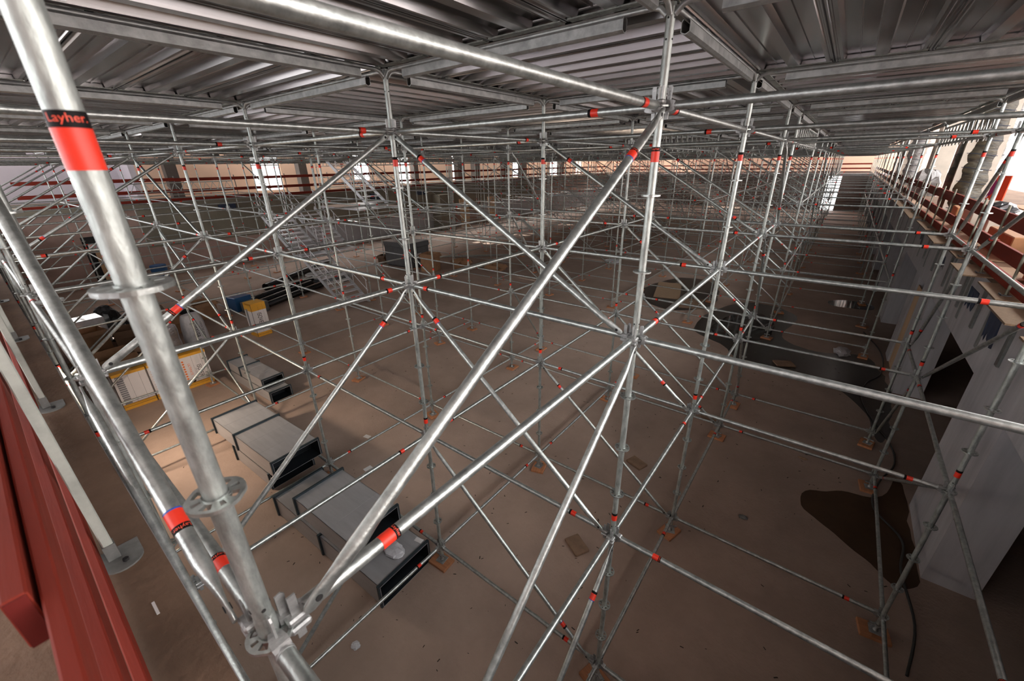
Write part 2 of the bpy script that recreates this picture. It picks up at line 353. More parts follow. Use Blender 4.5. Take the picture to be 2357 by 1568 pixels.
def post_tube(n=20,simple=False):
    mb=MB()
    segs=[(-4.16,-1.93),(-1.93,0.07),(0.07,2.0)]
    for a,b in segs: mb.tube((0,0,a),(0,0,b),RP,n,False)
    mb.tube((0,0,1.98),(0,0,2.0),RP,n)
    for z in (-1.93,0.07):                       # spigot joint: swaged collar
        mb.tube((0,0,z-.055),(0,0,z+.004),.0262,n)
        mb.tube((0,0,z+.004),(0,0,z+.012),.0262,n,r1=RP)
    if not simple:
        mb.mi=1
        for z in (.115,.03,-1.885,-1.97,1.93,1.83):
            for a in (0.6,0.6+PI/2,0.6+PI,0.6+3*PI/2):
                d=Vector((math.cos(a),math.sin(a),0)); mb.tube(Vector((0,0,z))+d*.02,Vector((0,0,z))+d*.0247,.006,8)
    return mb
POSTM=post_tube().mesh('post_tube',[GALVP,DARKST])
def jack():
    mb=MB(); mb.bbox((-.07,-.07,FZ+.048),(.07,.07,FZ+.056),.002); mb.tube((0,0,FZ+.056),(0,0,-4.16),.017,12)
    mb.tube((0,0,-4.2),(0,0,-4.17),.036,8); mb.box((-.085,-.012,-4.197),(.085,.012,-4.177)); mb.tube((0,0,FZ+.056),(0,0,FZ+.085),.03,12,r1=.018)
    return mb
JACK=jack().mesh('base_jack',CAST)
def tape_mb(r,n=20,l0=-.043,l1=.042,blk=.024,vert=True,blue=False,flip=False):
    mb=MB(); r+=.0009
    ax=(lambda t:(0,0,t)) if vert else (lambda t:(t,0,0))
    s=-1 if flip else 1
    mb.mi=0; mb.tube(ax(s*l0),ax(s*(l1-blk)),r,n)
    mb.mi=1; mb.tube(ax(s*(l1-blk)),ax(s*l1),r,n)
    if blue: mb.mi=2; mb.tube(ax(s*(l0-.006)),ax(s*l0),r,n)
    return mb
TAPEV=tape_mb(RP).mesh('marking_tape',[TAPER,TAPEK,TAPEB])
TAPEH={f:tape_mb(RP,vert=False,l0=-.036,l1=.036,blk=.02,flip=f).mesh('marking_tape',[TAPER,TAPEK,TAPEB]) for f in (False,True)}
TAPED={f:tape_mb(RP,vert=False,l0=-.036,l1=.036,blk=.02,flip=f,blue=True).mesh('marking_tape',[TAPER,TAPEK,TAPEB]) for f in (False,True)}
def head_mb():         # ledger head at local x=0 pointing to the post at -x
    mb=MB()
    w=.021
    prof=[(.028,-.034),(.028,.034),(.050,.036),(.085,.024),(.085,-.024),(.050,-.036)]
    # two jaws above and below the rosette, tapering to the post
    for z0,z1 in ((.0075,.034),(-.034,-.0075)):
        rings=[]
        for x,hw,k in ((.026,.012,.85),(.045,.019,1.0),(.064,.0225,.9)):
            zz0,zz1=(z0,z0+(z1-z0)*k) if z0>0 else (z1-(z1-z0)*k,z1)
            rings.append([(x,-hw,zz0),(x,hw,zz0),(x,hw,zz1),(x,-hw,zz1)])
        mb.loft(rings,smooth=False)
    mb.loft([[(x,-hw,-h),(x,hw,-h),(x,hw,h),(x,-hw,h)] for x,hw,h in ((.062,.0225,.031),(.078,.0235,.029),(.09,.0225,.0225))],smooth=False)
    mb.tube((.086,0,0),(.096,0,0),.0262,14)
    return mb
HEAD=head_mb().mesh('wedge_head',CAST)
def wedge_mb():
    mb=MB(); mb.prism([(.031,-.07),(.050,-.07),(.060,.098),(.052,.108),(.034,.104)],-.003,.003,Matrix(((1,0,0,0),(0,0,1,0),(0,1,0,0),(0,0,0,1))))
    return mb
WEDGE=wedge_mb().mesh('wedge',CAST)
LMESH={}
def ledger_tube(L,n=18):
    k=(round(L,3),n)
    if k not in LMESH:
        mb=MB(); mb.tube((.085,0,0),(L-.085,0,0),RP,n,False); LMESH[k]=mb.mesh('ledger_tube',GALV)
    return LMESH[k]
SM={}
def ledger_simple(L,flip):
    k=(round(L,3),flip)
    if k not in SM:
        mb=MB(); mb.tube((.085,0,0),(L-.085,0,0),RP,10,False)
        mb.mi=1
        for x0,s in ((0,1),(L,-1)): mb.box((min(x0+s*.026,x0+s*.095),-.021,-.032),(max(x0+s*.026,x0+s*.095),.021,.032)); mb.box((min(x0+s*.033,x0+s*.055),-.003,-.07),(max(x0+s*.033,x0+s*.055),.003,.105))
        c=L-.4 if flip else .4
        mb.mi=2; mb.tube((c-.036,0,0),(c+.016,0,0),RP+.001,10); mb.mi=3; mb.tube((c+.016,0,0),(c+.036,0,0),RP+.001,10)
        SM[k]=mb.mesh('ledger',[GALV,CAST,TAPER,TAPEK])
    return SM[k]
def brace_mb(L,n=16):
    mb=MB(); rings=[]
    xs=[.0,.012,.03,.06,.10,.15,.20]
    def ring(x,e):     # e: 0 flat .. 1 round
        hw=.0275*(1-e)+RP*e; th=.0075*(1-e)+RP*e
        if e==0: hw*=1.0
        return [(x,math.cos(2*PI*i/n)*th,math.sin(2*PI*i/n)*hw) for i in range(n)]
    es=[0,0,0,0.0,.25,.7,1]
    tip=[ .55,.88,1,1,1,1,1]
    A=[]
    for x,e,t in zip(xs,es,tip):
        r=ring(x,e); A.append([(p[0],p[1],p[2]*t) for p in r])
    B=[[(L-p[0],p[1],p[2]) for p in r] for r in A[::-1]]
    mb.loft(A+B)
    mb.mi=1
    for x in (.045,L-.045): mb.tube((x,-.0095,0),(x,.0095,0),.011,10)
    return mb
BM={}
def brace_mesh(L):
    k=round(L,3)
    if k not in BM: BM[k]=brace_mb(L).mesh('brace_tube',[GALV,DARKST])
    return BM[k]
BS={}
def brace_simple(L,flip):
    k=(round(L,3),flip)
    if k not in BS:
        mb=MB(); mb.tube((.1,0,0),(L-.1,0,0),RP,8,False)
        for a,b in ((0,.12),(L-.12,L)): mb.box((a,-.007,-.026),(b,.007,.026))
        c=L-.42 if flip else .42
        mb.mi=1; mb.tube((c-.036,0,0),(c+.036,0,0),RP+.001,8)
        BS[k]=mb.mesh('brace',[GALV,TAPER])
    return BS[k]
# brace end coupling: the wedge block that holds the flattened end to the rosette
def bhead():
    mb=MB(); mb.bbox((-.03,-.02,-.03),(.03,.02,-.006),.006); mb.bbox((-.03,-.02,.006),(.03,.02,.03),.006); mb.box((-.012,-.003,-.07),(.012,.003,.10)); return mb
BHEAD=bhead().mesh('wedge_head',CAST)

# ---------------------------------------------------------------- posts
def rows(j): return 'in the nearest row' if j==0 else '%s row back'%ORD[j+1]
def lines(i): return 'right-hand line' if i==0 else '%s line from right'%ORD[i+1]
posts=[]
for i,u in enumerate(US):
    for j,v in enumerate(VS):
        if i==0 and j==0: continue
        n=vis((u,v,-4.2),(u,v,2))
        if n==0: continue
        d=(Vector((u,v,-.5))-CAMP).length; posts.append((d,i,j))
posts.sort()
SIMPLE=[None]
def post_simple():
    mb=MB()
    mb.tube((0,0,-4.16),(0,0,2.0),RP,10)
    for z in (-1.93,.07): mb.tube((0,0,z-.05),(0,0,z),.0262,10)
    for k in range(12): mb.tube((0,0,-4+.5*k-.005),(0,0,-4+.5*k+.005),.06,12)
    mb.mi=1
    for z in (1.24,-1.77): mb.tube((0,0,z-.043),(0,0,z+.018),RP+.001,10)
    mb.mi=2
    for z in (1.24,-1.77): mb.tube((0,0,z+.018),(0,0,z+.042),RP+.001,10)
    mb.mi=3; mb.box((-.075,-.075,FZ+.048),(.075,.075,FZ+.056)); mb.tube((0,0,FZ+.056),(0,0,-4.16),.018,8); mb.tube((0,0,-4.2),(0,0,-4.17),.036,8)
    return mb.mesh('scaffold_post',[GALVP,TAPER,TAPEK,CAST])
PS=post_simple()
SOLE=MB().bbox((-.16,-.12,0),(.16,.12,.047),.006).mesh('sole_board',WOODO)
SPECIAL={(1,0):'blurred galvanised scaffold post nearest the camera, crossing the left foreground',
 (1,1):'tall galvanised post at the centre right where the big diagonals meet'}
for k,(d,i,j) in enumerate(posts):
    u,v=US[i],VS[j]
    lab=SPECIAL.get((i,j),'galvanised scaffold post %s, %s'%(rows(j),lines(i)))
    rz=R.choice([0,PI/2,PI,3*PI/2])
    if k<64:
        t=thing('scaffold_post',lab,'scaffold post',(u,v,0),0,'galvanised scaffold posts')
        place('post_tube',POSTM,t).rotation_euler=(0,0,R.uniform(0,6))
        for q in range(12): place('rosette',ROS,t,(0,0,-4+.5*q))
        for z in (1.24,-1.77): place('marking_tape',TAPEV,t,(0,0,z))
        if (i,j) in ((1,0),(1,1)):
            vs,fs=text2d('Layher.'); q=CAMP-Vector((u,v,1.24)); an=math.atan2(q.y,q.x); tb=MB()
            tb.add([(math.cos(an+(x-.5)*2.0)*(RP+.0016),math.sin(an+(x-.5)*2.0)*(RP+.0016),1.24+.030+(y-.5)*.016) for x,y in vs],fs); tb.build('tape_lettering',TAPET,t)
        place('base_jack',JACK,t).rotation_euler=(0,0,R.uniform(-.5,.5) if j else 0)
    else:
        o=place('scaffold_post',PS,None,(u,v,0)); tag(o,lab,'scaffold post','galvanised scaffold posts')
    q=proj((u,v,FZ))
    if k<125 and q and -150<q[0]<2500 and q[1]<1750:
        o=place('sole_board',SOLE,None,(u+R.uniform(-.02,.02),v+(R.uniform(-.02,.02) if j else .06),FZ+.0005)); o.rotation_euler=(0,0,R.uniform(-.35,.35)+R.choice([0,PI/2]) if j else 0)
        tag(o,'orange timber pad under the post %s, %s'%(rows(j),lines(i)),'timber pad','timber pads under the posts')

# ---------------------------------------------------------------- ledgers
LN=['bottom','lower','middle','top']
led=[]
AIS=(4,5)     # clear aisle between these rows
for j,v in enumerate(VS):
    for i in range(NI-1):
        if j==0 and i==0: pass
        for l,z in enumerate(LV):
            led.append(((US[i+1],v,z),(US[i],v,z),'u',i,j,l))
for i,u in enumerate(US):
    for j in range(NJ-1):
        if i==0 and j==0: continue
        for l,z in enumerate(LV):
            if (j,j+1)==AIS and l<3: continue
            if i==0 and l in (0,) and j>2: continue
            led.append(((u,VS[j],z),(u,VS[j+1],z),'v',i,j,l))
# openings left clear round the stair tower
BLK=[(-20.6,12.1,-18.1,13.9),(-17.4,12.2,-15.2,14.5),(-14.5,14.5,-13.3,15.4),(-18.3,-2.2,-17.2,-1.0),(-17.3,-1.1,-16.2,.0),(-18.2,.2,-17.1,1.1),(-27.4,25.9,-26.9,31),(-24,3.5,-17.5,10.2),(-15.0,.3,-14.6,1.2),(-20.0,-.3,-18.6,.8),(-18.8,-2.0,-17.6,-.1),(-26.9,2.2,-26.2,3.0)]
def skip(kind,i,j,l):
    if l==0:
        if kind=='u': x0,x1,y0,y1=US[i+1],US[i],VS[j],VS[j]
        else: x0,x1,y0,y1=US[i],US[i],VS[j],VS[j+1]
        for a,b,c,d in BLK:
            if x1>a and x0<c and y1>b and y0<d: return True
    if kind=='u' and j==3 and i in (6,7) and l in (1,2): return True
    return False
def size(a,b):
    best=0
    for k in range(9):
        p=Vector(a).lerp(Vector(b),k/8); q=proj(p)
        if q and -250<q[0]<2600 and -200<q[1]<1770: best=max(best,1/q[2])
    return best*(Vector(a)-Vector(b)).length**.5
L2=[]
for e in led:
    if skip(*e[2:]): continue
    if vis(e[0],e[1])==0: continue
    L2.append((size(e[0],e[1]),e))
L2.sort(key=lambda t:-t[0])
# marking tape position on the ones in the foreground: distance from the first node
TP={('v',1,0,2):.40,('u',1,1,3):2.13,('v',1,0,3):2.32,('v',1,1,3):.25,('u',1,1,2):.28,('v',2,0,2):2.32,('v',2,1,2):.42,('u',0,3,2):2.1,('u',0,2,2):2.2,('u',1,0,2):2.22,('v',2,0,3):2.27,('u',2,1,3):2.6,('u',0,2,1):2.25,('u',0,2,0):2.2,('v',1,1,2):.42,('v',1,2,2):2.6,('u',2,1,2):2.6,('u',1,0,3):1.8,('u',1,2,3):2.2}
def tapetext(parent,mtx,r,body,ang,half,h):
    vs,fs=text2d(body); mb=MB()
    P=[]
    for x,y in vs:
        a=ang+(x-.5)*2*half; P.append(((y-.5)*h,math.cos(a)*(r+.0016),math.sin(a)*(r+.0016)))
    mb.add(P,fs); o=mb.build('tape_lettering',TAPET,parent); o.matrix_local=mtx; return o
rest=MB()
def axis_mtx(a,b):
    a=Vector(a); b=Vector(b); x=(b-a).normalized(); z=Vector((0,0,1)); y=z.cross(x).normalized(); z=x.cross(y)
    m=Matrix((x,y,z)).transposed().to_4x4(); m.translation=a; return m
for k,(sz,(a,b,kind,i,j,l)) in enumerate(L2):
    L=(Vector(b)-Vector(a)).length; m=axis_mtx(a,b)
    if kind=='u': lab='%s galvanised ledger running left to right, %s, %s bay from right'%(LN[l],rows(j),ORD[i+1])
    else: lab='%s galvanised ledger running away, %s, %s bay back'%(LN[l],lines(i),ORD[j+1])
    flip=R.random()<.5
    tp=TP.get((kind,i,j,l),L-.42 if flip else .42)
    if k<130:
        t=thing('scaffold_ledger',lab,'scaffold ledger',group='galvanised scaffold ledgers',mtx=m)
        place('ledger_tube',ledger_tube(L),t)
        h=place('wedge_head',HEAD,t); wd=place('wedge',WEDGE,h)
        h2=place('wedge_head',HEAD,t,mtx=T(L,0,0)@RZ(PI)); wd2=place('wedge',WEDGE,h2)
        tpo=place('marking_tape',TAPEH[tp>L/2],t,mtx=T(tp,0,0))
        if k<14:
            f=tp>L/2; tm=T(tp+(-.026 if f else .026),0,0); q=(m.inverted()@CAMP); ang=math.atan2(q.z,q.y)
            tapetext(t,tm,RP,'Layher.',ang,1.1,.0145)
    elif k<300:
        o=place('scaffold_ledger',ledger_simple(L,flip),mtx=m); tag(o,lab,'scaffold ledger','galvanised scaffold ledgers')
    else:
        rest.mi=0; rest.tube(m@Vector((.03,0,0)),m@Vector((L-.03,0,0)),RP,6,False)
        rest.mi=1; c=.4 if not flip else L-.4; rest.tube(m@Vector((c-.036,0,0)),m@Vector((c+.036,0,0)),RP+.001,6)
tag(rest.build('distant_ledgers',[GALV,TAPER]),'distant galvanised ledgers filling the scaffold grid far back','scaffold ledgers',kind='stuff')

# ---------------------------------------------------------------- braces
br=[]
def ubay(i,j): # plane of a row, between lines i+1 (left, high) and i (right, low)
    if i==1: return True
    if i in (4,7): return j%2==1 or j>6
    if i==0: return False
    return j>6 and (i+j)%4==0
for j in range(NJ):
    for i in range(NI-1):
        if not ubay(i,j): continue
        for l in range(3):
            if j==0 and i==4: continue
            br.append(((US[i+1],VS[j]-.05,LV[l+1]),(US[i],VS[j]-.05,LV[l]),'u',i,j,l))
def vbay(i,j):
    if (j,j+1)==AIS: return 0
    if j==0: return 1 if i>0 and i!=3 else 0          # high at the back, low at the front
    if i==0: return 1 if j==2 else (-1 if j==3 else (1 if j%4==0 and j>5 else 0))
    if j==3: return -1 if i in (1,3,5) else 0
    if j>5 and i in (1,3,6,9) and j%3==1: return -1
    if j>5 and i in (2,5,8) and j%3==2: return 1
    return 0
for i in range(NI):
    for j in range(NJ-1):
        s=vbay(i,j)
        if not s: continue
        for l in range(3):
            hi,lo=((VS[j+1],VS[j]) if s>0 else (VS[j],VS[j+1]))
            if i==0 and j==2: hi,lo=VS[j],VS[j+1]
            if i==0 and j==3: hi,lo=VS[j],VS[j+1]
            br.append(((US[i]+.05,hi,LV[l+1]),(US[i]+.05,lo,LV[l]),'v',i,j,l))
B2=[(size(e[0],e[1]),e) for e in br if vis(e[0],e[1])]
B2.sort(key=lambda t:-t[0])
LS=['bottom','lower','upper']
BT={('v',1,0,2):.47,('u',1,0,2):2.45,('u',1,1,2):.42,('v',2,0,2):2.3}
restb=MB()
for k,(sz,(a,b,kind,i,j,l)) in enumerate(B2):
    a=Vector(a); b=Vector(b); d=(b-a); hd=Vector((d.x,d.y,0)).normalized()
    a=a+hd*.085-Vector((0,0,.03)); b=b-hd*.085+Vector((0,0,.03))
    L=(b-a).length; m=axis_mtx(a,b)
    if kind=='u': lab='%s diagonal brace sloping down right, %s, %s bay from right'%(LS[l],rows(j),ORD[i+1])
    else: lab='%s diagonal brace in the %s, %s bay back'%(LS[l],lines(i),ORD[j+1])
    flip=(i+j+l)%2==0
    if k<70:
        t=thing('diagonal_brace',lab,'diagonal brace',group='galvanised diagonal braces',mtx=m)
        place('brace_tube',brace_mesh(L),t)
        tp=BT.get((kind,i,j,l),L-.45 if flip else .45)
        place('marking_tape',TAPED[tp<L/2],t,mtx=T(tp,0,0))
        mi=m.inverted()
        for p,s in ((a,-1),(b,1)):
            off=(Vector((0,.0,0)))
            nrm=Vector((0,1,0)) if kind=='u' else Vector((-1,0,0))
            q=p+nrm*.024-hd*(-s)*.02
            hm=Matrix((hd,Vector((0,0,1)).cross(hd),Vector((0,0,1)))).transposed().to_4x4(); hm.translation=q+Vector((0,0,.03*s*-1*(-1) if False else (.03 if s<0 else -.03)))
            place('wedge_head',BHEAD,t,mtx=mi@hm)
        if k<5:
            f=tp<L/2; q=(mi@CAMP); ang=math.atan2(q.z,q.y)
            tapetext(t,T(tp+(-.026 if f else .026),0,0),RP,'Layher.',ang,1.1,.0145)
    elif k<300:
        o=place('diagonal_brace',brace_simple(L,flip),mtx=m); tag(o,lab,'diagonal brace','galvanised diagonal braces')
    else:
        restb.tube(a,b,RP,6,False)
if restb.v: tag(restb.build('distant_braces',GALV),'distant diagonal braces crossing far back in the scaffold','diagonal braces',kind='stuff')

# ---------------------------------------------------------------- lattice girders over the aisle
GM={}
def girder(L):
    k=round(L,3)
    if k in GM: return GM[k]
    a=MB(); a.tube((.03,0,.42),(L-.03,0,.42),RP,10)
    w=MB(); n=max(4,int(L/.42)); st=(L-.2)/n
    for q in range(n):
        x0=.1+q*st; w.tube((x0,0,.02),(x0+st/2,0,.40),.013,8); w.tube((x0+st/2,0,.40),(x0+st,0,.02),.013,8)
    b=MB(); b.tube((.03,0,.0),(L-.03,0,0),RP,10)
    GM[k]=(a.mesh('top_chord',GALV),w.mesh('web_bars',GALV),b.mesh('bottom_chord',GALV)); return GM[k]
gird=[]
for i,u in enumerate(US): gird.append(((u,VS[4],1.42),(u,VS[5],1.42),'over the aisle, %s'%lines(i)))
for i in range(1,NI-1):
    gird.append(((US[i+1],VS[5],1.30),(US[i],VS[5],1.30),'behind the aisle, %s bay from right'%ORD[i+1]))
for j in (2,3,5,6): gird.append(((US[-1],VS[j],.18),(US[-1],VS[j+1],.18),'at ledge height near the left wall, %s bay back'%ORD[j+1]))
for a,b,tx in gird:
    if not vis(a,b): continue
    L=(Vector(b)-Vector(a)).length
    t=thing('lattice_girder','galvanised lattice girder %s'%tx,'lattice girder',group='lattice girders under the deck',mtx=axis_mtx(a,b))
    A,W,B=girder(L); place('top_chord',A,t); place('web_bars',W,t)
    if 'aisle, ' not in tx or 'behind' in tx: place('bottom_chord',B,t)

# ---------------------------------------------------------------- deck beams
DBM={}
def deckbeam(L):
    k=round(L,3)
    if k in DBM: return DBM[k]
    a=MB(); a.path([(.022,0,-.05),(.06,0,-.012),(.10,0,0),(L-.10,0,0),(L-.06,0,-.012),(L-.022,0,-.05)],.0165,10)
    b=MB(); P=[(-.02,-.012),(-.028,-.024),(-.028,-.078),(-.008,-.090),(.008,-.090),(.028,-.078),(.028,-.024),(.02,-.012),(.016,-.014),(.024,-.027),(.024,-.076),(.005,-.085),(-.005,-.085),(-.024,-.076),(-.024,-.027),(-.016,-.014)]
    P=P[::-1]
    n=len(P); vs=[(x,y,z) for x in (.27,L-.27) for y,z in P]
    b.add(vs,[(q,(q+1)%n,n+(q+1)%n,n+q) for q in range(n)])
    h=n//2
    for base in (0,n):
        for q in range(h-1): b.add([vs[base+q],vs[base+q+1],vs[base+n-2-q],vs[base+n-1-q]],[(0,1,2,3) if base else (3,2,1,0)])
    DBM[k]=(a.mesh('top_rail',BEAM),b.mesh('channel',BEAM)); return DBM[k]
BZ=TOP-.005
beams=[]
for j,v in enumerate(VS):
    for i in range(NI-1): beams.append(((US[i+1],v,BZ),(US[i],v,BZ),'u',i,j))
for i,u in enumerate(US):
    for j in range(NJ-1):
        if (i==0 and j==0): pass
        beams.append(((u,VS[j],BZ),(u,VS[j+1],BZ),'v',i,j))
BB=[(size(e[0],e[1]),e) for e in beams if vis(e[0],e[1])]
BB.sort(key=lambda t:-t[0]); restd=MB()
for k,(sz,(a,b,kind,i,j)) in enumerate(BB):
    L=(Vector(b)-Vector(a)).length; m=axis_mtx(a,b)
    lab=('grey deck beam under the roof decking, running left-right, %s, %s bay from right'%(rows(j),ORD[i+1]) if kind=='u'
         else 'grey deck beam under the roof decking, running away, %s, %s bay back'%(lines(i),ORD[j+1]))
    if k<230:
        t=thing('deck_beam',lab,'deck beam',group='deck support beams',mtx=m); A,B=deckbeam(L); place('top_rail',A,t); place('channel',B,t)
    else:
        restd.tube(a,b,.0165,6,False); restd.box((.27,-.028,-.09),(L-.27,.028,-.02),m)
if restd.v: tag(restd.build('distant_deck_beams',BEAM),'distant deck beams under the far decking','deck beams',kind='stuff')

# ---------------------------------------------------------------- deck panels
DZ=TOP+.016
DM={}
def panel(L,W,simple=False):
    k=(round(L,3),round(W,3),simple)
    if k in DM: return DM[k]
    # underside profile across the width (fraction, height)
    pr=[(0,0.0),(.018,.0),(.03,.012),(.045,.012),(.06,0.0),(.095,0.0),(.115,.052),(.25,.052),(.256,.044),(.264,.044),(.27,.052),(.415,.052),(.435,0),(.565,0),(.585,.052),(.73,.052),(.736,.044),(.744,.044),(.75,.052),(.885,.052),(.905,0.0),(.94,0),(.955,.012),(.97,.012),(.982,0),(1,0)]
    mb=MB(); n=len(pr)
    g=.004
    x0,x1=.035,L-.035
    pts=[(g+f*(W-2*g),h) for f,h in pr]
    vs=[(x,y,z) for x in (x0,x1) for y,z in pts]
    mb.add(vs,[(q,n+q,n+q+1,q+1) for q in range(n-1)])
    mb.box((x0,g,.066),(x1,W-g,.075)); 
    mb.box((x0,g,0.0),(x1,g+.004,.075)); mb.box((x0,W-g-.004,0),(x1,W-g,.075))
    E_=[]
    for xa,xb in ((x0-.012,x0+.05),(x1-.05,x1+.012)): e=MB(); e.box((xa,g+.02,-.004),(xb,W-g-.02,.004)); E_.append(e.mesh('end_plate',DECKEND))
    DM[k]=(mb.mesh('deck_sheet',DECK),E_); return DM[k]
panels=[]
for i in range(NI-1):
    for j in range(NJ-1):
        u0,u1,v0,v1=US[i+1],US[i],VS[j],VS[j+1]
        # along-v decking where (bay parity) even
        if (i,j)==(7,4): continue          # stair opening in the decking
        al=((i+j)%2==1)
        du,dv=u1-u0,v1-v0
        if (j,j+1)==AIS: al=False
        if al: N=max(2,round(du/.61)); W=du/N; L=dv
        else: N=max(2,round(dv/.61)); W=dv/N; L=du
        for q in range(N):
            if al: m=T(u1-q*W,v0,DZ)@RZ(PI/2); c0=(u1-(q+.5)*W,v0,DZ); c1=(u1-(q+.5)*W,v1,DZ)
            else: m=T(u0,v0+q*W,DZ); c0=(u0,v0+(q+.5)*W,DZ); c1=(u1,v0+(q+.5)*W,DZ)
            if not vis(c0,c1,.2): continue
            panels.append((size(c0,c1),m,L,W,i,j,q,N,al))
panels.sort(key=lambda t:-t[0]); restp=MB(); nplace=0
for k,(sz,m,L,W,i,j,q,N,al) in enumerate(panels):
    if k<292:
        lab='%s ribbed deck panel %s, roof bay %s from right and %s back'%(ORD[q+1],('from its right end' if al else 'from its near edge'),ORD[i+1],ORD[j+1])
        t=thing('deck_panel',lab,'deck panel',group='ribbed aluminium roof deck panels',mtx=m); A,B=panel(L,W); place('deck_sheet',A,t)
        if k<120:
            for e in B: place('end_plate',e,t)
    else:
        A,_=panel(L,W); off=len(restp.v)
        restp.add([m@v.co for v in A.vertices],[tuple(p.vertices) for p in A.polygons])
if restp.v: tag(restp.build('distant_deck_panels',DECK),'distant ribbed decking forming the far part of the low roof','deck panels',kind='stuff')

# ---------------------------------------------------------------- sheet metal ducts
def duct(name_label,loc,rz,L,W,H,flanges,openend=True,mid=None,film=False,tilt=0):
    t=thing('ventilation_duct',name_label,'duct',loc,rz,'sheet metal duct sections')
    th=.006; mb=MB()
    n=max(2,int(L/.45))
    mb.box((0,0,0),(L,th,H)); mb.box((0,W-th,0),(L,W,H)); mb.box((0,0,0),(L,W,th)); mb.box((0,0,H-th),(L,W,H))
    for q in range(1,n): x=L*q/n; mb.box((x-.006,0,H),(x+.006,W,H+.0022)); 
    mb.build('duct_body',DUCT,t)
    ib=MB(); ib.box((.01,th+.001,th+.001),(L-.35,W-th-.001,H-th-.001)); ib.build('inside_shade',DUCTI,t)  # near-black block stands for the shade deep in the duct
    lb=MB(); lb.box((L-.34,th,th),(L-.001,th+.004,H-th)); lb.box((L-.34,W-th-.004,th),(L-.001,W-th,H-th)); lb.box((L-.34,th,th),(L-.001,W-th,th+.004)); lb.box((L-.34,th,H-th-.004),(L-.001,W-th,H-th)); lb.build('mouth_shade',DUCTI,t)  # near-black sheets put shade into the colour of the duct mouth
    f=.028
    for x in flanges:
        fb=MB(); a,b=x-.018,x+.018
        fb.box((a,-f,-.0),(b,.001,H+f)); fb.box((a,W-.001,-.0),(b,W+f,H+f)); fb.box((a,0,H-.001),(b,W,H+f))
        fb.build('flange',DUCTF,t)
    return t
duct('lower sheet metal duct lying nearest the front, open black end facing right',(-5.52,-1.07,FZ+.004),math.radians(2.0),2.83,.86,.385,[.02,1.38,2.81])
duct('upper sheet metal duct resting on the front duct, small rag beside its end',(-4.78,-1.01,FZ+.42),math.radians(1.8),1.48,.83,.33,[.02,1.46])
duct('lower part of the second duct pile, tilted grille on its side',(-7.72,-.90,FZ+.004),math.radians(2.0),1.5,.80,.33,[.02,1.48])
duct('wide two-piece sheet metal duct on top of the second pile',(-8.45,-.94,FZ+.37),math.radians(2.4),2.52,.86,.35,[.02,1.02,2.50])
duct('lower duct of the farthest pile, blue end flange at its left',(-11.70,.46,FZ+.004),math.radians(2.2),2.32,.5,.28,[.02,2.30])
duct('upper duct of the farthest pile beside the white cartons',(-11.70,.46,FZ+.315),math.radians(2.2),2.05,.5,.25,[.02,.75,2.03])
# plastic bag and paper on the front duct
def crumple(name,label,cat,loc,sx,sy,sz,m,seed=1,n=14,group=None):
    r=random.Random(seed); mb=MB(); rings=[]
    for k in range(7):
        f=k/6; z=sz*f; rr=math.sqrt(max(0.02,1-(f*.93)**2))
        ring=[]
        for q in range(n):
            t=2*PI*q/n; j=1+.5*noise.noise(Vector((math.cos(t)*2.1+seed,math.sin(t)*2.1,f*3)))
            ring.append((math.cos(t)*sx*rr*j,math.sin(t)*sy*rr*j,z*(1+.3*noise.noise(Vector((q*.6,seed,k))))*1.0 if k else 0))
        rings.append(ring)
    mb.loft(rings,smooth=False); o=mb.build(name,m,None,loc); return tag(o,label,cat,group)
crumple('plastic_bag','crumpled clear plastic bag lying on the front duct','plastic bag',(-3.0,-.50,FZ+.40),.17,.12,.07,PLASTW,3)
def flat(name,label,cat,loc,sx,sy,m,rz,th=.0015,group=None):
    mb=MB(); mb.box((-sx/2,-sy/2,0),(sx/2,sy/2,th)); o=mb.build(name,m,None,loc); o.rotation_euler=(0,0,rz); return tag(o,label,cat,group)
flat('paper_label','white label stuck on the front duct beside the plastic bag','label',(-2.86,-.16,FZ+.3906),.13,.075,PAPER,.2)
flat('paper_label','white paper slip on the floor behind the second duct pile','paper',(-6.21,1.16,FZ+.001),.16,.10,PAPER,.2)
flat('paper_label','white paper slip on the floor near the front ducts','paper',(-5.29,.55,FZ+.001),.16,.10,PAPER,1.5)
